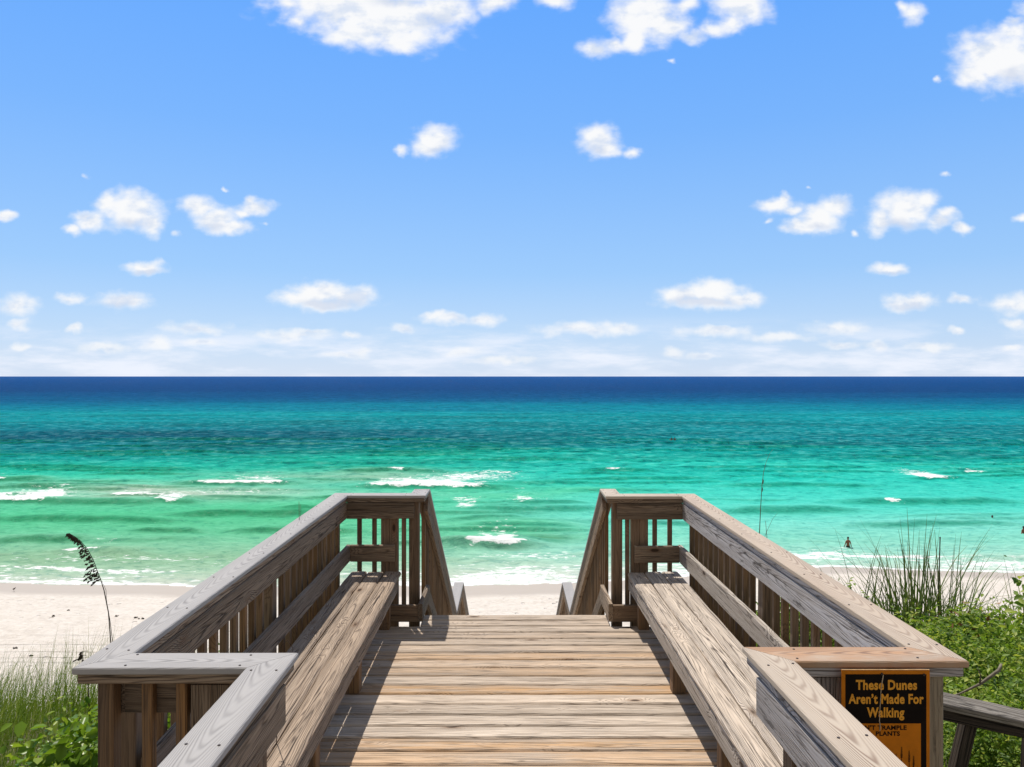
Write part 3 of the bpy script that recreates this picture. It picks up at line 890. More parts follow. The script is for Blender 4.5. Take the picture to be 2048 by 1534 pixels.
def railing(side, path, label, capmat, warmth, bandmat, near_band):
    """path: cap centre line from behind the camera to the head of the stairs"""
    base = Vector((path[2][0], 4.5, 0))
    t = empty('deck_railing', base, label, 'railing')
    P2 = [Vector((p[0], p[1], 0)) for p in path]
    turns = [0.0]
    for i in range(1, len(P2) - 1):
        a = (P2[i] - P2[i - 1]).normalized()
        b = (P2[i + 1] - P2[i]).normalized()
        turns.append(math.atan2(a.x * b.y - a.y * b.x, a.dot(b)))
    turns.append(0.0)
    gap = 0.0012
    for i in range(len(P2) - 1):
        d = (P2[i + 1] - P2[i]).normalized()
        a = P2[i] + d * (gap if i else 0)
        b = P2[i + 1] - d * gap
        # b (across) points to the right of travel; a left turn makes the right side longer
        m0 = -math.tan(turns[i] / 2)
        m1 = math.tan(turns[i + 1] / 2)
        cb = board('cap_board', (a.x, a.y, ZT - CAPT / 2), (b.x, b.y, ZT - CAPT / 2), CAPW, CAPT, capmat, t, bev=0.004, m0=m0, m1=m1,
                   rnd=random.uniform(.35, .65), warm=warmth[i])
        board('cap_support', (a.x, a.y, ZT - CAPT - 0.001 - 0.0185), (b.x, b.y, ZT - CAPT - 0.001 - 0.0185), CAPW - 0.026, 0.037,
              bandmat if side > 0 and i in (0, 1, 2) else M['band'], t, bev=0.004, m0=m0, m1=m1)
        L = (b - a).length
        n = max(1, int(round(L / 0.55)))
        nrm = Vector((d.y, -d.x, 0))
        for k in range(n + 1):
            s = 0.10 + (L - 0.20) * k / n if L > 0.4 else L * (0.3 + 0.5 * k / n)
            for e in (-0.048, 0.048):
                q = a + d * (s + random.uniform(-.012, .012)) + nrm * (e + random.uniform(-.008, .008))
                if q.y > 0.8:
                    screw(cb, (q.x, q.y, ZT + 0.0006))
    zb1, zb0 = 1.004, 0.864           # band board under the cap
    zm = (zb1 + zb0) / 2
    xi = lambda y: np.interp(y, [P2[2].y, P2[3].y], [P2[2].x, P2[3].x]) - side * 0.045     # middle of the band along the long side
    ya, yb = P2[2].y + 0.03, P2[3].y - 0.05
    band = board('band_board', (xi(ya), ya, zm), (xi(yb), yb, zm), 0.14, 0.038, bandmat, t, up=(side, 0, 0), bev=0.004, wobble=0.0015)
    # short return at the far end and cross piece at the near end
    yf = P2[3].y - 0.045
    xr0 = P2[4].x + side * 0.028
    board('band_board', (xi(yf) - side * 0.021, yf, zm), (xr0, yf, zm), 0.14, 0.038, M['band'], t, up=(0, 1, 0), wobble=0.001)
    yn = P2[2].y + 0.045
    xn0 = P2[1].x + side * 0.03
    board('band_board', (xn0, yn, zm), (xi(yn) - side * 0.021, yn, zm), 0.14, 0.038, near_band, t, up=(0, 1, 0))
    # approach rail towards the camera
    xb_ = P2[0].x - side * 0.045
    xb1 = P2[1].x - side * 0.045
    xat = lambda y: np.interp(y, [P2[0].y, P2[1].y], [xb_, xb1])
    board('band_board', (xb_, P2[0].y, zm), (xb1, P2[1].y - 0.055, zm), 0.14, 0.038, near_band, t, up=(side, 0, 0), wobble=0.0015)
    # posts
    xo = lambda y: xi(y) + side * (0.019 + 0.045 + 0.001)
    for y in (4.62, 2.95):
        board('post', (xo(y), y, 1.004), (xo(y), y, -0.75), 0.088, 0.088, M['post'], t, up=(0, 1, 0))
    yp = yf + 0.019 + 0.045
    xw = P2[3].x - side * 0.43
    for dxx in (-0.037, 0.037):
        board('post', (xw + dxx, yp, 1.004), (xw + dxx, yp, -0.6), 0.072, 0.088, M['post'], t, up=(0, 1, 0))
    xe = P2[4].x + side * 0.035
    board('post', (xe, yp, 1.004), (xe, yp, -0.6), 0.088, 0.088, M['post'], t, up=(0, 1, 0))
    # balusters
    y = 3.02
    while y < yf - 0.02:
        if abs(y - 4.62) > 0.08:
            xx = xi(y) + side * (0.019 + 0.0195 + 0.0005)
            board('baluster', (xx, y, 1.004), (xx, y, 0.02), 0.037, 0.037, M['post'], t, up=(0, 1, 0), bev=0.003, warm=random.random() * .6)
        y += 0.1385
    yb_ = yf + 0.019 + 0.0195
    xc = P2[3].x
    for xx in ([xc + side * 0.03] + [xc - side * o for o in (0.165, 0.297)] + [P2[4].x + side * 0.125]):
        board('baluster', (xx, yb_, 1.004), (xx, yb_, 0.03), 0.037, 0.037, M['post'], t, up=(0, 1, 0), bev=0.003)
    # near cross piece, seen from the camera side: balusters stand in front of the band
    yq = yn - 0.019 - 0.0195
    pm = M['post_pale'] if side > 0 else M['post']
    board('post', (P2[2].x - side * 0.045 + side * 0.02, yq - 0.012, 1.004), (P2[2].x - side * 0.025, yq - 0.012, -0.75), 0.058, 0.058, pm, t, up=(0, 1, 0), warm=.5)
    for o_ in (0.165, 0.290):
        board('baluster', (P2[2].x - side * o_, yq, 1.004), (P2[2].x - side * o_, yq, 0.03), 0.04, 0.038, pm, t, up=(0, 1, 0), warm=0.9 if side < 0 else .2)
    xx = P2[2].x - side * 0.395
    board('post', (xx, yq + 0.006, 0.985), (xx, yq + 0.006, -0.75), 0.14, 0.05, M['peel'] if side > 0 else M['band'], t, up=(0, 1, 0), rnd=0.3)
    # approach rail posts and balusters
    y = 2.45
    while y > P2[0].y:
        xo2 = xat(y) + side * (0.019 + 0.0195)
        board('baluster', (xo2, y, 1.004), (xo2, y, 0.03), 0.037, 0.037, pm, t, up=(0, 1, 0), bev=0.003, warm=.4)
        y -= 0.1385
    for y in (2.56, 0.5, P2[0].y + 0.1):
        board('post', (xat(y) + side * 0.064, y - .02, 1.004), (xat(y) + side * 0.064, y - .02, -0.75), 0.088, 0.088, M['post'], t, up=(0, 1, 0))
    # kick board at the foot of the return and along the stair head
    xk = P2[4].x - side * 0.05
    board('kick_board', (xk + side * 0.36, 6.30, 0.095), (xk + side * 0.021, 6.30, 0.095), 0.14, 0.038, M['post'], t, up=(0, 1, 0), rnd=.6)
    board('kick_board', (xk, 6.275, 0.105), (xk, 6.86, 0.105), 0.15, 0.038, M['band'], t, up=(side, 0, 0))
    return t


LP = [(-0.873, -1.2), (-0.873, 2.722), (-1.494, 2.718), (-1.494, 6.540), (-0.812, 6.540), (-0.812, 6.830)]
RP = [(1.075, -1.2), (0.972, 2.782), (1.608, 2.782), (1.567, 6.500), (0.905, 6.500), (0.905, 6.850)]
railing(-1, LP, 'brown wooden railing with grey cap boards on the left of the deck', M['cap_grey'], [0, 0, 0, 0, 0], M['band'], M['band'])
railing(1, RP, 'wooden railing with tan cap boards on the right, carrying the orange dunes sign', M['cap_tan'], [0.05, 0.85, 0.15, 0, 0], M['peel'], M['peel'])


# ------------------------------------------------------------------ stairs
SL = 0.645
Y1, Y2, Y3 = 6.85, 10.32, 11.78
stair = empty('beach_staircase', (0.045, 8.5, -1.2), 'wooden staircase dropping from the deck end towards the beach', 'stairs')


def flight(ya, za, n, run, rise):
    for k in range(n):
        yy = ya + run * (k + 0.5)
        zz = za - rise * (k + 1)
        board('tread', (-0.70, yy, zz - 0.019), (0.79, yy, zz - 0.019), run - 0.01, 0.038, M['deck'], stair, wobble=0.002)
    for x in (-0.70, 0.79):
        board('stringer', (x, ya - 0.05, za - rise - 0.16), (x, ya + run * n, za - rise * (n + 1) - 0.16), 0.038, 0.24, M['post'], stair, up=(0, 0, 1))


flight(6.62, 0.0, 12, 0.285, 0.184)
zl = -0.184 * 13
for k in range(11):
    board('landing_board', (-0.84, 10.11 + 0.148 * k, zl - 0.019), (0.93, 10.11 + 0.148 * k, zl - 0.019), 0.142, 0.038, M['deck'], stair, wobble=0.002)
flight(11.70, zl, 12, 0.285, 0.184)
for (x, y) in ((-0.8, 10.2), (0.89, 10.2), (-0.8, 11.6), (0.89, 11.6), (-0.74, 15.1), (0.83, 15.1)):
    zt = zl - 0.04 if y < 12 else zl - 2.4
    board('support_post', (x, y, zt), (x, y, float(ground_z(np.array(x), np.array(y))) - 0.3), 0.09, 0.09, M['post'], stair, up=(0, 1, 0))


def stair_rail(side, xc, label):
    t = empty('stair_railing', (xc, 8.5, -0.8), label, 'railing', None)
    zb = ZT - SL * (Y2 - Y1)
    segs = [((xc, Y1, ZT), (xc, Y2, zb)), ((xc, Y2, zb), (xc, Y3, zb)), ((xc, Y3, zb), (xc, Y3 + 3.6, zb - SL * 3.6))]
    cm = M['cap_grey']
    for i, (a, b) in enumerate(segs):
        a = Vector(a)
        b = Vector(b)
        d = (b - a).normalized()
        n = Vector((0, -d.z, d.y))
        board('cap_board', a - n * CAPT / 2 + d * .002, b - n * CAPT / 2 - d * .002, CAPW if i != 1 else CAPW, CAPT, cm, t, warm=0)
        board('cap_support', a - n * (CAPT + .02) + d * .01, b - n * (CAPT + .02) - d * .01, 0.115, 0.037, M['band'], t)
        o = Vector((-side * 0.04, 0, 0))
        board('band_board', a - n * (CAPT + .11) + o + d * .03, b - n * (CAPT + .11) + o - d * .03, 0.14, 0.036, M['band'], t, up=(side, 0, 0), warm=.4)
        if i != 1:
            y = a.y + 0.10
            while y < b.y - 0.05:
                z = a.z + (y - a.y) * (d.z / d.y) - 0.075
                board('baluster', (xc + side * 0.0, y, z), (xc + side * 0.0, y, z - 0.98), 0.037, 0.037, M['post'], t, up=(0, 1, 0), bev=.003, warm=.5)
                y += 0.1385
        else:
            for y in (a.y + 0.06, 0.5 * (a.y + b.y), b.y - 0.06):
                board('post', (xc + side * .02, y, a.z - .065), (xc + side * .02, y, zl - 0.3), 0.088, 0.088, M['post'], t, up=(0, 1, 0))
            y = a.y + 0.2
            while y < b.y - .15:
                board('baluster', (xc, y, a.z - 0.065), (xc, y, zl + .06), 0.037, 0.037, M['post'], t, up=(0, 1, 0), bev=.003)
                y += 0.1385
    # lower sloping board the balusters stand on
    for (a, b) in (segs[0], segs[2]):
        a = Vector(a) + Vector((-side * 0.04, 0.0, -0.98))
        b = Vector(b) + Vector((-side * 0.04, 0.0, -0.98))
        board('bottom_rail', a, b, 0.14, 0.036, M['band'], t, up=(side, 0, 0), warm=.2)
    return t


stair_rail(-1, -0.812, 'slatted railing sloping down the left side of the beach stairs')
stair_rail(1, 0.905, 'slatted railing sloping down the right side of the beach stairs')


# ------------------------------------------------------------------ benches
def bench(side, xf, xoff, label, mat, apron_mat):
    """xf: X of the front edge at the far end; xoff: how much wider the seat stands at the near end"""
    t = empty('deck_bench', (xf + side * 0.2, 4.6, 0), label, 'bench')
    ya, yb = 2.86, 6.44
    xs_ = lambda y, o: xf + side * o + (yb - y) / (yb - ya) * xoff
    w = 0.143
    for k in range(3):
        o = 0.073 + k * (w + 0.006)
        board('seat_plank', (xs_(ya, o), ya, 0.391), (xs_(yb, o), yb + random.uniform(-.01, .008), 0.391 + random.uniform(-.003, .003)), w, 0.038, mat, t, bev=0.012,
              wobble=0.006 if (side < 0 and k == 2) else 0.0035, rnd=(.55, .62, .45)[k], warm=.35 if k == 0 else .2, lift=0.001)
    o = 0.016 if side < 0 else 0.006
    o += 0.019
    board('front_apron', (xs_(ya, o), ya + .01, 0.314), (xs_(yb, o), yb - .012, 0.314), 0.114, 0.038, apron_mat, t, up=(side, 0, 0), bev=.005, wobble=.002)
    for y in (6.20, 4.965, 3.86, 2.95):
        xx = xs_(y, o + 0.019 + 0.046)
        board('leg', (xx, y, 0.371), (xx, y, 0.001), 0.088, 0.088, M['post'], t, up=(0, 1, 0), warm=.6, rnd=.7)
        board('seat_bearer', (xs_(y, .13), y + .064, 0.30), (xs_(y, .45), y + .064, 0.30), 0.14, 0.038, M['post'], t, up=(0, 1, 0))
    return t


bench(-1, -0.950, 0.006, 'brown weathered plank bench with a curling back plank, along the left railing', M['bench'], M['bench'])
bench(1, 1.024, 0.030, 'pale bleached plank bench with swirling grain along the right railing', M['bench_pale'], M['bench_pale'])


def backrest(side, path, label, mat):
    t = empty('bench_backrest', (path[2][0], 4.6, 0.57), label, 'backrest')
    x0, x1 = path[2][0] - side * 0.083, path[3][0] - side * 0.083
    board('back_board', (x0, 2.86, 0.569), (x1, 6.46, 0.569), 0.145, 0.036, mat, t, up=(side, 0, 0), wobble=.003, bev=.006)
    y = path[3][1] - 0.083
    board('end_board', (x1 - side * 0.020, y - .001, 0.569), (x1 - side * 0.405, y - .001, 0.569), 0.145, 0.036, M['band'], t, up=(0, 1, 0), bev=.006)
    return t


backrest(-1, LP, 'low wooden back rail behind the left bench', M['bench'])
backrest(1, RP, 'low wooden back rail behind the right bench', M['bench_pale'])

# ------------------------------------------------------------------ sign
SX, SY, SZ = 1.2065, 2.690, 1.045
ZP = 0.32 / 1260.0                        # metres per unit of the sign's own drawing
sign = empty('dune_sign', (SX + 0.16, SY, SZ - 0.23), 'orange and black warning sign about the dunes, nailed to the right railing', 'sign')


def spt(x, y, d=0.0):
    return (SX + (x - 145) * ZP, SY - d, SZ - (y - 118) * ZP)


def sign_rect(name, x0, y0, x1, y1, d0, d1, mat):
    vs = []
    for d in (d0, d1):
        for (x, y) in ((x0, y0), (x1, y0), (x1, y1), (x0, y1)):
            vs.append(spt(x, y, d))
    fs = [(0, 1, 2, 3), (7, 6, 5, 4), (0, 4, 5, 1), (1, 5, 6, 2), (2, 6, 7, 3), (3, 7, 4, 0)]
    o = mesh_obj(name, vs, fs, mat, sign)
    bm = bmesh.new()
    bm.from_mesh(o.data)
    bmesh.ops.recalc_face_normals(bm, faces=bm.faces)
    bm.to_mesh(o.data)
    bm.free()
    return o


SB = 118 + 0.46 / ZP
sign_rect('board', 145, 118, 1405, SB, -0.004, 0.0, M['sign_orange'])
sign_rect('edge_strip', 147, 110, 1403, 117.5, -0.0035, 0.0006, M['sign_edge'])
sign_rect('black_field', 197, 176, 1357, SB - 52, 0.0, 0.0006, M['sign_black'])
sign_rect('orange_field', 278, 880, 1277, SB - 130, 0.0006, 0.0011, M['sign_orange'])


def sign_text(name, txt, x0, x1, ytop, ybase, mat, d, bold=0.036):
    cu = bpy.data.curves.new(name, 'FONT')
    cu.body = txt
    cu.size = 1.0
    cu.offset = bold
    cu.space_character = 1.07
    cu.extrude = 0.0
    cu.resolution_u = 4
    tmp = bpy.data.objects.new(name, cu)
    COL.objects.link(tmp)
    dg = bpy.context.evaluated_depsgraph_get()
    me = bpy.data.meshes.new_from_object(tmp.evaluated_get(dg))
    bpy.data.objects.remove(tmp)
    co = np.array([v_.co[:] for v_ in me.vertices])
    faces = [tuple(p.vertices) for p in me.polygons]
    bpy.data.meshes.remove(me)
    cap = 0.70 + bold          # capital height of the font at size 1
    sx = (x1 - x0) / (co[:, 0].max() - co[:, 0].min())
    sy = (ybase - ytop) / cap
    X = x0 + (co[:, 0] - co[:, 0].min()) * sx
    Y = ybase - co[:, 1] * sy
    vs = [spt(a, b, d) for a, b in zip(X, Y)]
    return mesh_obj(name, vs, faces, mat, sign)


sign_text('lettering', "These Dunes", 345, 1222, 252, 392, M['sign_letter'], 0.0011)
sign_text('lettering', "Aren\u2019t Made For", 240, 1318, 452, 592, M['sign_letter'], 0.0011)
sign_text('lettering', "Walking", 503, 1040, 645, 786, M['sign_letter'], 0.0011)
sign_text('lettering', "DON'T TRAMPLE", 318, 1072, 905, 968, M['sign_black'], 0.0016)
sign_text('lettering', "PLANTS", 630, 976, 990, 1053, M['sign_black'], 0.0016)
# dark sea oats drawn on the orange field
vs, fs = [], []


def leafshape(x, y, ang, L, w, d=0.0016):
    c, s = math.cos(ang), math.sin(ang)
    b = len(vs)
    for (a, o) in ((0, 0), (0.35 * L, w), (L, 0), (0.35 * L, -w)):
        vs.append(spt(x + a * s + o * c, y - a * c + o * s, d))
    fs.append((b, b + 1, b + 2, b + 3))


for (x, yt, yb) in ((1000, 1190, 1640), (1108, 1245, 1640), (1172, 1320, 1640), (920, 1290, 1640), (850, 1350, 1640)):
    leafshape(x, yb, 0.0, yb - yt, 5)
    for k in range(8):
        y = yt + 10 + k * 21
        sz = 17 + 3 * min(k, 5)
        leafshape(x, y + 26, 0.55 + .1 * (k % 2), sz, 5, 0.0017)
        leafshape(x, y + 32, -0.55, sz, 5, 0.0018)
for k in range(46):
    leafshape(random.uniform(780, 1230), 1660 + random.uniform(-30, 20), random.uniform(-1.1, 1.1), random.uniform(60, 200), 5, 0.0019 + k * 1e-5)
mesh_obj('sea_oats_drawing', vs, fs, M['sign_black'], sign)
vs, fs = [], []
pts = [(737, 182, 7), (728, 230, 9), (716, 300, 6), (704, 390, 5), (697, 500, 4), (690, 620, 5), (684, 740, 4), (680, 840, 6), (692, 900, 7), (686, 985, 5)]
for i, (x, y, w) in enumerate(pts):
    vs += [spt(x - w, y, 0.0030), spt(x + w, y, 0.0030)]
    if i:
        b = 2 * i
        fs.append((b - 2, b - 1, b + 1, b))
mesh_obj('crease', vs, fs, M['sign_crease'], sign)
for (x, y) in ((720, 172), (1325, 184)):
    o = screw(sign, spt(x, y, 0.001))
    o.name = 'nail_head'
    o.rotation_euler = (R(90), 0, 0)


# ------------------------------------------------------------------ old handrail on the right
hr = empty('old_handrail', (2.2, 3.2, -0.5), 'dark weathered handrail leaning into the shrubs beyond the sign', 'handrail')
A0 = Vector((1.74, 3.20, 0.742))
A1 = Vector((3.3, 3.20, 0.385))
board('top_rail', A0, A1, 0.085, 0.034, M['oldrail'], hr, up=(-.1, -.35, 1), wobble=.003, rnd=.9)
board('side_rail', A0 + Vector((0, 0.012, -0.055)), A1 + Vector((0, 0.012, -0.048)), 0.058, 0.036, M['oldshade'], hr, up=(0, -1, .1), wobble=.003, rnd=.2)
for (x, lean) in ((1.84, -.09), (2.03, -.11), (2.30, -.02), (2.75, -.05)):
    s_ = (x - A0.x) / (A1.x - A0.x)
    top = A0.lerp(A1, s_) + Vector((0, 0.055, -0.025))
    board('post', top, (top.x + lean * 3.2, top.y + .03, -0.95), 0.055, 0.055, M['oldshade'], hr, up=(0, 1, 0), rnd=.5)


# ------------------------------------------------------------------ vegetation helpers
def leaf_cloud(name, centers, normals, size, asp, mat, parent=None, loc=(0, 0, 0), fold=0.25, rnd=None, six=False):
    """one mesh of many small leaves: a folded blade shape at each centre"""
    n = len(centers)
    t = RNG.normal(size=(n, 3))
    nr = normals / np.maximum(np.linalg.norm(normals, axis=1, keepdims=True), 1e-6)
    t = t - nr * (t * nr).sum(1, keepdims=True)
    t /= np.maximum(np.linalg.norm(t, axis=1, keepdims=True), 1e-6)
    b = np.cross(nr, t)
    s = size[:, None]
    if six:
        tpl = [(0, 0, 0), (.32, .5, fold), (.70, .42, fold), (1.0, 0, 0), (.70, -.42, fold), (.32, -.5, fold)]
        fc = [(0, 1, 2, 3), (0, 3, 4, 5)]
    else:
        tpl = [(0, 0, 0), (.45, .5, fold), (1, 0, 0), (.45, -.5, fold)]
        fc = [(0, 1, 2), (0, 2, 3)]
    k = len(tpl)
    Vv = np.zeros((n, k, 3))
    for i, (a, o, h) in enumerate(tpl):
        Vv[:, i] = centers + t * s * (a - .5) + b * s * o * asp + nr * s * h * asp
    base = (np.arange(n) * k)[:, None]
    Fc = np.concatenate([base + np.array(f)[None] for f in fc], 0)
    rr = np.repeat(RNG.uniform(0, 1, n) if rnd is None else rnd, k)
    return fast_mesh(name, Vv.reshape(-1, 3), Fc, mat, parent, loc, attrs={'rnd': ('FLOAT', rr)}, smooth=False)


def blades(name, roots, heading, length, width, lean, droop, mat, parent=None, loc=(0, 0, 0), seg=6, rnd=None):
    """one mesh of many grass blades: tapered strips that rise and bow over"""
    n = len(roots)
    hx, hy = np.cos(heading), np.sin(heading)
    side = np.stack([-hy, hx, 0 * hx], 1)
    fwd = np.stack([hx, hy, 0 * hx], 1)
    Vv = np.zeros((n, seg + 1, 2, 3))
    p = roots.copy()
    ang = lean.copy()
    for i in range(seg + 1):
        s = i / seg
        wdt = width * (1 - s) ** 0.7 * 0.5 + width * 0.04
        Vv[:, i, 0] = p - side * wdt[:, None]
        Vv[:, i, 1] = p + side * wdt[:, None]
        step = (length / seg)[:, None]
        p = p + step * (fwd * np.sin(ang)[:, None] + np.array([0, 0, 1.0]) * np.cos(ang)[:, None])
        ang = ang + droop / seg * (0.4 + 1.2 * s)
    K = (seg + 1) * 2
    base = (np.arange(n) * K)[:, None]
    Fc = np.concatenate([base + np.array([2 * i, 2 * i + 1, 2 * i + 3, 2 * i + 2])[None] for i in range(seg)], 0)
    rr = np.repeat(RNG.uniform(0, 1, n) if rnd is None else rnd, K)
    return fast_mesh(name, Vv.reshape(-1, 3), Fc, mat, parent, loc, attrs={'rnd': ('FLOAT', rr)}, smooth=True)


def tube(pts, radii, nseg=6):
    """verts, faces of a tapering tube through pts"""
    vs, fs = [], []
    pts = [Vector(p) for p in pts]
    ref = Vector((0.31, 0.87, 0.21)).normalized()
    for i, p in enumerate(pts):
        d = (pts[min(i + 1, len(pts) - 1)] - pts[max(i - 1, 0)]).normalized()
        a = d.cross(ref).normalized()
        b = d.cross(a)
        r = radii[i] if hasattr(radii, '__len__') else radii
        for k in range(nseg):
            th = 2 * PI * k / nseg
            vs.append(tuple(p + a * (r * math.cos(th)) + b * (r * math.sin(th))))
    for i in range(len(pts) - 1):
        for k in range(nseg):
            j = (k + 1) % nseg
            fs.append((i * nseg + k, i * nseg + j, (i + 1) * nseg + j, (i + 1) * nseg + k))
    fs.append(tuple(range(nseg))[::-1])
    fs.append(tuple((len(pts) - 1) * nseg + k for k in range(nseg)))
    return vs, fs


def merge(parts):
    vs, fs = [], []
    for v_, f_ in parts:
        b = len(vs)
        vs += list(v_)
        fs += [tuple(i + b for i in f) for f in f_]
    return vs, fs


def gz(x, y):
    return float(ground_z(np.array(float(x)), np.array(float(y))))


def shrub(label, x, y, top, rx, ry, n, size, mat, asp=0.5, clusters=60, spread=0.16, dry=0, six=False, low=None):
    zb = gz(x, y)
    t = empty('dune_shrub', (x, y, zb), label, 'shrub')
    hz = (top - zb) / 2
    cz = zb + hz * 1.02
    # clusters sit mostly on the outside of the crown and their tips reach out unevenly
    d = RNG.normal(size=(clusters, 3))
    d /= np.linalg.norm(d, axis=1, keepdims=True)
    d[:, 2] = np.where(d[:, 2] < -0.5, -d[:, 2], d[:, 2])
    rad = RNG.uniform(0.35, 1.0, clusters) ** 0.6 * RNG.uniform(0.8, 1.04, clusters)
    cc_ = np.array([x, y, cz]) + d * rad[:, None] * np.array([rx, ry, hz])
    idx = RNG.integers(0, clusters, n)
    sp = spread * RNG.uniform(0.6, 1.4, clusters)
    pts = cc_[idx] + np.clip(RNG.normal(size=(n, 3)), -1.7, 1.7) * sp[idx][:, None] * np.array([1, 1, 0.75])
    pts[:, 2] = np.maximum(pts[:, 2], zb + 0.03)
    nr = RNG.normal(size=(n, 3)) * 0.75 + d[idx] * 0.5 + np.array([0, -0.1, 0.7])
    tone = np.clip(RNG.normal(0.50, 0.25, n) + RNG.uniform(-.30, .30, clusters)[idx], 0, 1)
    leaf_cloud('foliage', pts, nr, size * RNG.uniform(0.6, 1.3, n), asp, mat, t, six=six, rnd=tone)
    parts = []
    for k in range(min(clusters, 26)):
        q = Vector(cc_[k])
        b = Vector((x + random.uniform(-.12, .12) * rx, y + random.uniform(-.12, .12) * ry, zb - .05))
        mid = b.lerp(q, 0.5) + Vector((random.uniform(-.08, .08), random.uniform(-.08, .08), 0.06))
        parts.append(tube([b, mid, q], [0.012, 0.008, 0.003], 5))
    vs, fs = merge(parts)
    mesh_obj('branches', vs, fs, M['branch'], t, smooth=True)
    if dry:
        pp = cc_[RNG.integers(0, clusters, dry)] + RNG.normal(size=(dry, 3)) * 0.12
        leaf_cloud('dry_leaves', pp, RNG.normal(size=(dry, 3)), size * RNG.uniform(.8, 1.4, dry), asp, M['dryleaf'], t)
    return t


def px_at(px_, py_, Y):
    return ((px_ - 1020) * Y / 1479, Y, EYE - (py_ - 752) * Y / 1479)


# right-hand shrubs
shrub('dense green shrub of tiny leaves just beyond the corner of the right railing', 2.95, 5.0, 0.42, 0.75, 0.6, 22000, 0.040, M['leaf_small'], clusters=90, spread=.13)
shrub('small-leaved green shrub under the tall grass tuft right of the railing', 2.75, 6.5, 0.10, 0.8, 0.6, 17000, 0.044, M['leaf_small'], clusters=70, spread=.13)
shrub('green shrub with a few rusty leaves beside a bare patch of sand', 4.15, 6.4, -0.02, 0.62, 0.6, 12000, 0.050, M['leaf_small'], clusters=60, spread=.13, dry=160)
shrub('tall green shrub cut by the right edge of the picture', 4.35, 5.4, 0.66, 0.55, 0.55, 9000, 0.062, M['leaf_small'], six=True, clusters=70, spread=.14, dry=40)
shrub('green shrub behind the old handrail, with a bare branch in front', 2.75, 4.0, 0.40, 0.62, 0.40, 17000, 0.034, M['leaf_small'], clusters=80, spread=.11)
shrub('pale feathery shrub below the old handrail at the lower right', 2.15, 2.95, 0.42, 0.42, 0.18, 9000, 0.020, M['leaf_pale'], clusters=60, spread=.08)
shrub('low bright shrub in the gap between the sign post and the handrail', 2.15, 3.75, 0.42, 0.30, 0.22, 5000, 0.022, M['leaf_small'], clusters=50, spread=.09)
shrub('green shrub growing against the outside of the right railing', 1.98, 4.9, 0.30, 0.28, 0.8, 7000, 0.028, M['leaf_small'], clusters=60, spread=.11)
# left-hand shrubs
shrub('broad-leaved bright green shrub at the lower left beside the railing', -2.02, 3.55, 0.36, 0.38, 0.42, 3600, 0.062, M['leaf_big'], asp=0.62, clusters=60, spread=.13, six=True)
shrub('broad-leaved green shrub close outside the left railing, seen between its slats', -1.92, 4.9, 0.22, 0.26, 0.8, 3000, 0.055, M['leaf_big'], asp=0.62, clusters=60, spread=.13, six=True)
shrub('small yellow-green shrub peeping above the grass left of the railing', -2.55, 4.6, 0.02, 0.34, 0.4, 2500, 0.045, M['leaf_big'], asp=0.5, clusters=50, spread=.12, six=True)

# bare branch lying over the right shrub
parts = []
b0 = Vector(px_at(1918, 1388, 3.55))
b1 = Vector(px_at(1960, 1368, 3.52))
b2 = Vector(px_at(1998, 1340, 3.50))
parts.append(tube([b0 + Vector((-.12, .05, -.06)), b0, b1, b2, b2 + Vector((.03, .03, .015))], [.003, .004, .0065, .008, .006], 7))
parts.append(tube([b1, b1 + Vector((-.01, -.02, .05)), b1 + Vector((-.03, -.03, .09))], [.005, .003, .002], 5))
vs, fs = merge(parts)
tag(mesh_obj('bare_branch', vs, fs, M['branch'], loc=b0, smooth=True), 'pale bare branch lying slantwise across the shrub above the handrail', 'branch')


# grass tufts on the right
def tuft(label, px_, Y, n, Lmax, spread, lean=0.35, drp=0.8, wdt=0.021, ybase=1215, mat='oat', heads=0):
    x = (px_ - 1020) * Y / 1479
    zb = EYE - (ybase - 752) * Y / 1479
    g0 = gz(x, Y)
    t = empty('sea_oats_tuft', (x, Y, g0), label, 'grass tuft', 'sea oats tufts on the right dune')
    r = np.abs(RNG.normal(size=n)) * spread
    th = RNG.uniform(0, 2 * PI, n)
    rx_, ry_ = x + r * np.cos(th), Y + r * np.sin(th) * .8
    roots = np.stack([rx_, ry_, np.full(n, min(zb, g0 + 0.5) if False else g0)], 1)
    head = th + RNG.normal(size=n) * 0.7
    L = (Lmax + (zb - g0)) * RNG.uniform(0.45, 1.0, n)
    lean_ = np.abs(RNG.normal(size=n)) * lean * 0.5
    dr = np.abs(RNG.normal(size=n)) * drp
    blades('blades', roots, head, L, np.full(n, wdt) * RNG.uniform(.6, 1.2, n), lean_, dr, M[mat], t, seg=8,
           rnd=np.clip(RNG.normal(.28, .22, n), 0, 1))
    k = n // 3
    r = np.abs(RNG.normal(size=k)) * spread * 1.2
    th = RNG.uniform(0, 2 * PI, k)
    roots = np.stack([x + r * np.cos(th), Y + r * np.sin(th), np.full(k, g0 + .1)], 1)
    blades('dry_blades', roots, th, 0.55 * (Lmax + zb - g0) * RNG.uniform(.4, 1, k), np.full(k, wdt), np.abs(RNG.normal(size=k)) * .5,
           np.abs(RNG.normal(size=k)) * 1.6, M[mat], t, seg=7, rnd=RNG.uniform(.75, 1, k))
    return t


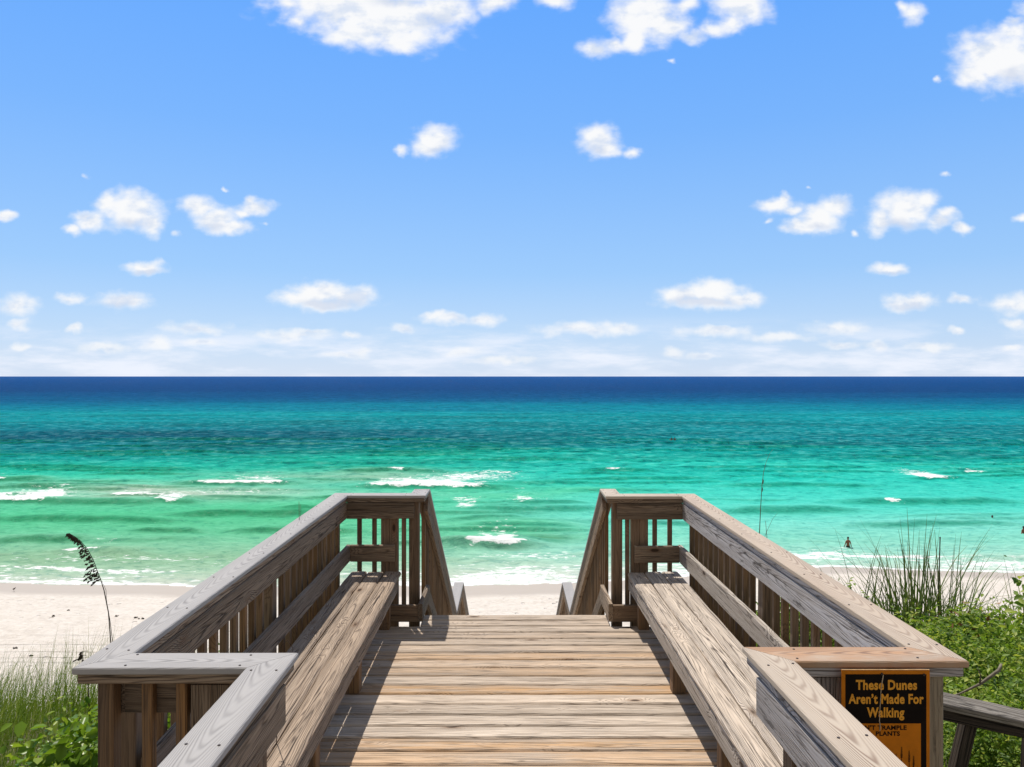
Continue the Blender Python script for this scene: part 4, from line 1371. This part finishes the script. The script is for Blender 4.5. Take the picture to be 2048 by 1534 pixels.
tuft('tallest dark green grass tuft, standing in the middle of the right dune grasses', 1822, 7.5, 210, 1.0, 0.15, .55, 1.05)
tuft('arching grass tuft leaning over the right railing cap', 1718, 7.6, 46, 0.80, 0.12, .6, 1.3)
tuft('wispy grass tuft at the right of the tallest one', 1890, 7.4, 170, 0.78, 0.15, .6, 1.1)
tuft('straw-coloured low grass tuft at the foot of the tallest one', 1785, 7.2, 200, 0.48, 0.18, .7, 1.3)
tuft('grass tuft of long bowed blades at the right edge of the picture', 2050, 6.6, 60, 0.66, 0.14, .8, 1.3, .012)
tuft('thin sparse grass tuft over the bare sand near the right edge', 1985, 7.0, 34, 0.40, 0.16, .8, 1.1, .009)
# one dark upright stalk among them
p0_ = Vector(px_at(1876, 1235, 7.3))
p1_ = Vector(px_at(1880, 1080, 7.3))
vs, fs = merge([tube([(p0_.x, p0_.y, gz(p0_.x, p0_.y)), p0_, p1_, p1_ + Vector((0, 0, .03))], [.006, .006, .005, .007], 6)])
tag(mesh_obj('plant_stalk', vs, fs, M['seed'], loc=(p0_.x, p0_.y, gz(p0_.x, p0_.y)), smooth=True), 'dark straight stalk with a blunt tip among the right grass tufts', 'plant stalk')


# tall jointed stalk behind the right railing and the two thin stems beside it
def stalk(name, pxs, Y, radii, label, joints=(), mat='stem', base=True):
    pts = [Vector(px_at(a, b, Y)) for (a, b) in pxs]
    g0 = Vector((pts[0].x - .02, Y, gz(pts[0].x, Y)))
    P_ = [g0] + pts if base else pts
    rr = [radii[0] * 1.1] + list(radii) if base else list(radii)
    parts = [tube(P_, rr, 7)]
    for (jx, jy, jr) in joints:
        c = Vector(px_at(jx, jy, Y))
        parts.append(tube([c + Vector((0, 0, -.018)), c + Vector((0, 0, -.006)), c + Vector((.002, 0, .006)), c + Vector((0, 0, .016))], [jr * .5, jr, jr, jr * .5], 7))
    vs, fs = merge(parts)
    return tag(mesh_obj(name, vs, fs, M[mat], loc=g0, smooth=True), label, 'plant stalk')


stalk('plant_stalk', [(1518, 1085), (1519, 1066), (1521, 1020), (1524, 970), (1527, 945), (1532, 925), (1540, 906), (1546, 899)], 5.6,
      [.0036, .0034, .0028, .0022, .0018, .0014, .0010, .0007], 'tall bare brown stalk with dark joints rising behind the right railing',
      [(1526, 963, .0045), (1524.5, 979, .0034)], 'stem')
stalk('plant_stalk', [(1535, 1090), (1534, 1076), (1531, 1042)], 5.6, [.0022, .002, .0016], 'short straight stem right beside the tall jointed stalk', (), 'stem')
stalk('plant_stalk', [(1526, 1082), (1534, 1062), (1545, 1038), (1556, 1025)], 5.7, [.0016, .0014, .001, .0006], 'short thin stem curving right beside the tall jointed stalk', (), 'stem')
stalk('plant_stalk', [(599, 1060), (598.5, 1035), (598, 1003)], 5.4, [.0022, .002, .0016], 'thin straight stem showing above the left railing', (), 'stem')
stalk('plant_stalk', [(602, 1060), (601.5, 1036), (601.5, 1008)], 5.5, [.0014, .0012, .001], 'shorter hair-thin stem touching the straight one above the left railing', (), 'stem')


# sea oat with a drooping seed head on the left
def spikelet(p, d, L, w):
    """flat pointed seed: a diamond solid"""
    d = d.normalized()
    a = d.cross(Vector((0, 1, 0.2))).normalized()
    b = d.cross(a)
    m_ = p + d * (L * .45)
    vs = [p, m_ + a * w, m_ + b * w * .5, m_ - a * w, m_ - b * w * .5, p + d * L]
    fs = [(0, 2, 1), (0, 3, 2), (0, 4, 3), (0, 1, 4), (5, 1, 2), (5, 2, 3), (5, 3, 4), (5, 4, 1)]
    return [tuple(q) for q in vs], fs


def sea_oat(pxs, Y, head_from, label, side_px=None, dens=5, k_=1.0):
    pts = [Vector(px_at(a, b, Y)) for (a, b) in pxs]
    g0 = Vector((pts[0].x + .05, Y, gz(pts[0].x, Y)))
    t = empty('sea_oat', g0, label, 'plant stalk')
    P_ = [g0] + pts
    n = len(P_)
    vs, fs = tube(P_, [.0042 - .0032 * i / (n - 1) for i in range(n)], 6)
    mesh_obj('stem', vs, fs, M['seed'], t, smooth=True)
    parts = []
    hp = pts[head_from:]
    m_ = (len(hp) - 1) * 5
    for i in range(m_ + 1):
        s = i / m_ * (len(hp) - 1)
        k = min(int(s), len(hp) - 2)
        p = hp[k].lerp(hp[k + 1], s - k)
        f = i / m_                                     # 0 at the base of the head
        Lb = k_ * (0.095 * (1 - f) ** 1.1 + 0.010) * random.uniform(.55, 1.15)
        dirv = Vector((-1.0, random.uniform(-.4, .4), random.uniform(-.75, -.15))).normalized()
        q = p + dirv * Lb
        mid = p.lerp(q, .5) + Vector((0, 0, .010))
        parts.append(tube([p, mid, q], [.0012, .001, .0007], 4))
        for e in range(dens + int(4 * (1 - f))):
            r_ = p.lerp(mid, e / 3) if e < 3 else mid.lerp(q, random.random())
            dd = Vector((-.7 + random.uniform(-.4, .3), random.uniform(-.5, .5), -.8 + random.uniform(-.3, .5)))
            parts.append(spikelet(r_, dd, random.uniform(.020, .034), random.uniform(.0045, .0075)))
    vs, fs = merge(parts)
    mesh_obj('seed_head', vs, fs, M['seed'], t)
    if side_px:
        sp = [Vector(px_at(a, b, Y + .02)) for (a, b) in side_px]
        vs, fs = tube(sp, [.0022, .002, .0016, .0014, .001][:len(sp)], 5)
        mesh_obj('side_stem', vs, fs, M['seed'], t, smooth=True)
    return t


sea_oat([(222, 1290), (217, 1225), (208, 1180), (201, 1158), (194, 1140), (186, 1118), (175, 1098), (160, 1080), (147, 1071), (139, 1068)], 5.4, 3,
        'dark sea oat stalk bending left under its drooping seed head, left of the railing',
        [(226, 1290), (220, 1240), (213, 1200), (212, 1180), (204, 1162)])
# one seed branch hangs lower
sea_oat([(176, 1370), (170, 1335), (166, 1318), (165, 1303)], 5.0, 2, 'short stalk with a few dark seeds low above the left cap board corner', None, 1, .6)

# ------------------------------------------------------------------ ground grass on the dune left and right (nobody could count it)
n = 60000
gx = RNG.uniform(-9, -1.75, n)
gy = RNG.uniform(2.2, 8.2, n)
keep = (vnoise(gx * .8, gy * .8, 120) + RNG.uniform(-.9, .6, n)) < 0.6
gx, gy = gx[keep], gy[keep]
n = len(gx)
roots = np.stack([gx, gy, ground_z(gx, gy) - 0.02], 1)
hd = RNG.normal(0.5, 1.1, n)
L = RNG.uniform(0.25, 0.98, n) ** 1.5 * (0.8 + 0.25 * vnoise(gx * .9, gy * .9, 121))
gr = blades('dune_grass', roots, hd, L, RNG.uniform(.0028, .0062, n), np.abs(RNG.normal(size=n)) * .42, np.abs(RNG.normal(size=n)) * 1.35, M['grass'], seg=6,
            rnd=np.clip(RNG.normal(.52, .28, n), 0, 1))
tag(gr, 'wispy yellow-green grass covering the dune left of the deck', 'grass', kind='stuff')
n = 5000
gx = RNG.uniform(1.9, 9, n)
gy = RNG.uniform(2.6, 8.6, n)
roots = np.stack([gx, gy, ground_z(gx, gy) - 0.02], 1)
gr = blades('dune_ground_cover', roots, RNG.uniform(0, 6.28, n), RNG.uniform(.15, .55, n), RNG.uniform(.003, .007, n), np.abs(RNG.normal(size=n)) * .3,
            np.abs(RNG.normal(size=n)) * 1.0, M['grass'], seg=5, rnd=np.clip(RNG.normal(.3, .25, n), 0, 1))
tag(gr, 'low grass and weeds covering the dune right of the deck', 'ground cover', kind='stuff')

# little dry vine between the left bench and its back rail
vp = Vector(px_at(560, 1300, 3.45))
t = empty('dry_vine', (vp.x, vp.y, 0.0), 'small withered vine poking up behind the left bench', 'plant')
parts = [tube([vp + Vector((-.02, 0, -.5)), vp + Vector((0, 0, -.1)), vp + Vector((.005, 0, .02)), vp + Vector((.035, 0, .045)), vp + Vector((.06, 0, .01)), vp + Vector((.058, 0, -.03))],
              [.002, .002, .0016, .0013, .001, .0008], 5),
         tube([vp + Vector((0, 0, -.1)), vp + Vector((-.03, .01, -.02)), vp + Vector((-.02, .01, .0))], [.0015, .001, .0008], 5)]
vs, fs = merge(parts)
mesh_obj('stem', vs, fs, M['seed'], t, smooth=True)
cc_ = np.array([vp + Vector((random.uniform(-.03, .06), random.uniform(-.02, .02), random.uniform(-.07, .0))) for _ in range(14)])
leaf_cloud('leaves', cc_, RNG.normal(size=(14, 3)), RNG.uniform(.012, .022, 14), .55, M['dryleaf'], t)


# ------------------------------------------------------------------ people in the water
def skin_body(name, joints, edges, parent, mat, root=0):
    me = bpy.data.meshes.new(name)
    me.from_pydata([j[0] for j in joints], edges, [])
    o = bpy.data.objects.new(name, me)
    COL.objects.link(o)
    o.modifiers.new('skin', 'SKIN')
    sv = me.skin_vertices[0].data
    for i, j in enumerate(joints):
        r = j[1]
        sv[i].radius = (r, r) if not isinstance(r, tuple) else r
        sv[i].use_root = (i == root)
    s = o.modifiers.new('sub', 'SUBSURF')
    s.levels = 2
    s.render_levels = 2
    dg = bpy.context.evaluated_depsgraph_get()
    dg.update()
    nm = bpy.data.meshes.new_from_object(o.evaluated_get(dg))
    co = np.array([v_.co[:] for v_ in nm.vertices])
    faces = [tuple(p.vertices) for p in nm.polygons]
    bpy.data.objects.remove(o)
    bpy.data.meshes.remove(nm)
    return co, faces


def ell(c, r, nu=14, nv=10, zcut=None):
    vs, fs = [], []
    for i in range(nv + 1):
        ph = PI * i / nv
        for k in range(nu):
            th = 2 * PI * k / nu
            z = math.cos(ph)
            if zcut is not None:
                z = max(z, zcut)
            vs.append((c[0] + r[0] * math.sin(ph) * math.cos(th), c[1] + r[1] * math.sin(ph) * math.sin(th), c[2] + r[2] * z))
    for i in range(nv):
        for k in range(nu):
            j = (k + 1) % nu
            fs.append((i * nu + k, i * nu + j, (i + 1) * nu + j, (i + 1) * nu + k))
    return vs, fs


def person(X, Y, depth, rot, label, pose='stand', shorts=True, squat=0.0, group=None, hair_long=False):
    """a bather; the figure's own z = 0 is the sea bed under the feet, which is `depth` below the surface"""
    loc = Vector((X, Y, SEA - depth))
    t = empty('person', loc, label, 'person', group)
    sw = 0.215
    q = squat
    aL, aR = (0.34, 0.02, 0.90), (-0.36, 0.05, 0.86)
    if pose == 'wide':
        aL, aR = (0.42, -0.14, 1.02 - q), (-0.44, -0.10, 1.0 - q)
    if pose == 'swim':
        aL, aR = (0.40, 0.35, 1.36 - q), (-0.42, 0.28, 1.36 - q)
    J = [((0, 0, 0.96 - q), (.155, .105)),                      # 0 pelvis
         ((0, 0.00, 1.12 - q), (.140, .095)),                   # 1 waist
         ((0, 0.01, 1.30 - q), (.165, .110)),                   # 2 chest
         ((0, 0.00, 1.44 - q), (.110, .085)),                   # 3 upper chest
         ((0, 0.00, 1.52 - q), .055),                           # 4 neck
         ((0, 0.015, 1.60 - q), (.072, .085)),                  # 5 jaw
         ((0, 0.010, 1.70 - q), (.078, .095)),                  # 6 skull
         ((0, 0.005, 1.765 - q), (.045, .055)),                 # 7 top
         ((sw - .04, 0, 1.42 - q), .062), ((sw + .045, -.01, 1.17 - q), .045), (aL, .036), ((aL[0] + .015, aL[1] + .03, aL[2] - .09), (.036, .018)),      # left arm
         ((-sw + .04, 0, 1.42 - q), .062), ((-sw - .045, -.01, 1.17 - q), .045), (aR, .036), ((aR[0] - .015, aR[1] + .03, aR[2] - .09), (.036, .018)),     # right arm
         ((.10, 0.01, 0.86 - q), .098), ((.11, 0.03 + q * .5, 0.50 - q * .45), .062), ((.11, 0.0 - q * .1, 0.10), .042), ((.11, 0.13, 0.035), .038),
         ((-.10, 0.01, 0.86 - q), .098), ((-.12, 0.0 + q * .5, 0.50 - q * .45), .062), ((-.12, -0.05 - q * .1, 0.10), .042), ((-.12, 0.08, 0.035), .038)]
    E = [(0, 1), (1, 2), (2, 3), (3, 4), (4, 5), (5, 6), (6, 7), (3, 8), (8, 9), (9, 10), (10, 11), (3, 12), (12, 13), (13, 14), (14, 15),
         (0, 16), (16, 17), (17, 18), (18, 19), (0, 20), (20, 21), (21, 22), (22, 23)]
    co, fc = skin_body('body', J, E, t, M['skin'])
    extra = []
    # fingers and thumb, nose, ears
    for (a, sgn) in ((aL, 1), (aR, -1)):
        hnd = Vector((a[0] + sgn * .015, a[1] + .03, a[2] - .09))
        for f in range(4):
            o_ = -.024 + .016 * f
            ln = (.062, .075, .070, .055)[f]
            extra.append(tube([hnd + Vector((0, o_, .01)), hnd + Vector((sgn * .004, o_, -.035)), hnd + Vector((-sgn * .004, o_ + .006, -.03 - ln))], [.010, .009, .006], 5))
        extra.append(tube([hnd + Vector((0, .028, .035)), hnd + Vector((-sgn * .01, .055, .005)), hnd + Vector((-sgn * .012, .062, -.025))], [.011, .010, .007], 5))
    extra.append(ell((0, .105, 1.655 - q), (.014, .022, .026), 8, 6))
    for sgn in (1, -1):
        extra.append(ell((sgn * .080, 0.0, 1.665 - q), (.012, .022, .034), 8, 6))
    vs, fs = merge([(co.tolist(), fc)] + extra)
    c, s = math.cos(rot), math.sin(rot)

    def tr(vv):
        vv = np.asarray(vv)
        return np.stack([vv[:, 0] * c - vv[:, 1] * s, vv[:, 0] * s + vv[:, 1] * c, vv[:, 2]], 1) + np.array(loc)
    mesh_obj('body', tr(vs), fs, M['skin'], t, smooth=True)
    hv, hf = ell((0, -0.012, 1.715 - q), (.094, .112, .095), 14, 10, zcut=-0.35)
    if hair_long:
        h2 = ell((0, -0.085, 1.58 - q), (.080, .045, .16), 12, 8)
        hv, hf = merge([(hv, hf), h2])
    mesh_obj('hair', tr(hv), hf, M['hair'], t, smooth=True)
    for sgn in (1, -1):
        ev, ef = ell((sgn * .032, .093, 1.685 - q), (.010, .008, .007), 8, 6)
        mesh_obj('eye', tr(ev), ef, M['hair'], t, smooth=True)
    if shorts:
        SJ = [((0, 0, 1.04 - q), (.166, .118)), ((0, 0, .95 - q), (.172, .124)), ((.105, .012, .85 - q), .118), ((.115, .03 + q * .3, .62 - q * .7), .108),
              ((-.105, .012, .85 - q), .118), ((-.125, .01 + q * .3, .62 - q * .7), .108)]
        sc_, sf = skin_body('shorts', SJ, [(0, 1), (1, 2), (2, 3), (1, 4), (4, 5)], t, M['shorts'])
        mesh_obj('swim_shorts', tr(sc_), sf, M['shorts'], t, smooth=True)
    return t


X_, Y_ = at(1696, 1095.5)
person(X_, Y_, 0.78, 0.12, 'person in dark swim shorts wading thigh-deep in the shallow water, back turned', 'stand')
X_, Y_ = at(1984.5, 1038.5)
person(X_, Y_, 1.36, 0.5, 'swimmer with dark hair, only the head above the pale green water', 'swim')
X_, Y_ = at(2047, 1067)
person(X_, Y_, 0.92, 0.3, 'person bending at the waist in shallow water, cut by the right edge of the picture', 'wide', squat=0.12, hair_long=True)
X_, Y_ = at(1343, 881)
person(X_, Y_, 1.02, 0.2, 'left of the two bathers standing far out in the dark teal water', 'swim', hair_long=True)
X_, Y_ = at(1349.5, 881)
person(X_, Y_, 1.0, 2.8, 'right of the two bathers standing far out in the dark teal water', 'swim')

# ------------------------------------------------------------------ bird and scraps on the beach
def beach_at(pxx, pyy):
    Y = 45.0
    for _ in range(30):
        X = (pxx - 1020) * Y / 1479
        Y = 1479 * (EYE - gz(X, Y)) / (pyy - 752)
    return X, Y, gz(X, Y)


bx_, by_, bz_ = beach_at(28, 1183)
t = empty('shore_bird', (bx_, by_, bz_), 'small brown shore bird standing on the wet sand at the left', 'bird')
J = [((-.085, 0, .155), .012), ((-.045, 0, .165), .035), ((0, 0, .175), .046), ((.045, 0, .195), .036), ((.062, 0, .235), .018), ((.072, 0, .262), .021), ((.095, 0, .262), .012), ((.128, 0, .255), .004)]
co, fc = skin_body('body', J, [(i, i + 1) for i in range(7)], t, M['bird'], root=2)
mesh_obj('body', co * 1.25 + np.array([bx_, by_, bz_ - .03]), fc, M['bird'], t, smooth=True)
for sy in (-.018, .018):
    lv, lf = tube([(bx_, by_ + sy, bz_ + .18), (bx_ - .008, by_ + sy, bz_ + .09), (bx_ + .004, by_ + sy, bz_ + .004), (bx_ + .04, by_ + sy, bz_ + .003)], [.006, .0045, .004, .003], 5)
    mesh_obj('leg', lv, lf, M['stem'], t, smooth=True)

WEED = [(271, 1236, .30, 'leftmost of the dark seaweed scraps in a row beside the left railing'),
        (278, 1238, .16, 'tiny middle one of the seaweed scraps in a row by the left railing'),
        (286, 1238, .26, 'rightmost of the dark seaweed scraps in a row beside the left railing cap'),
        (233, 1233, .28, 'long thin seaweed scrap on the sand just right of the sea oat stalk'),
        (30, 1297, .30, 'dark seaweed scrap on the raked sand at the far left'),
        (63, 1312, .26, 'dark seaweed scrap on the sand above the left grass'),
        (137, 1221, .22, 'small seaweed scrap on the open sand left of the sea oat'),
        (108, 1233, .26, 'pale brown seaweed scrap lying on the trampled sand at the left')]
for (pxx, pyy, sz, lab) in WEED:
    x, y, z = beach_at(pxx, pyy)
    parts = []
    for k in range(9):
        a = random.uniform(0, 6.28)
        q0 = Vector((x + random.uniform(-.22, .22) * sz, y + random.uniform(-.15, .15) * sz, z + .01))
        d = Vector((math.cos(a), math.sin(a) * .6, 0)) * sz * random.uniform(.2, .5)
        parts.append(tube([q0, q0 + d * .5 + Vector((0, 0, random.uniform(.03, .11) * sz * 2.2)), q0 + d], [.014, .03 * random.uniform(.5, 1.1), .008], 5))
    vs, fs = merge(parts)
    tag(mesh_obj('seaweed_scrap', vs, fs, M['weed'], loc=(x, y, z), smooth=True), lab, 'seaweed', 'seaweed scraps on the beach')
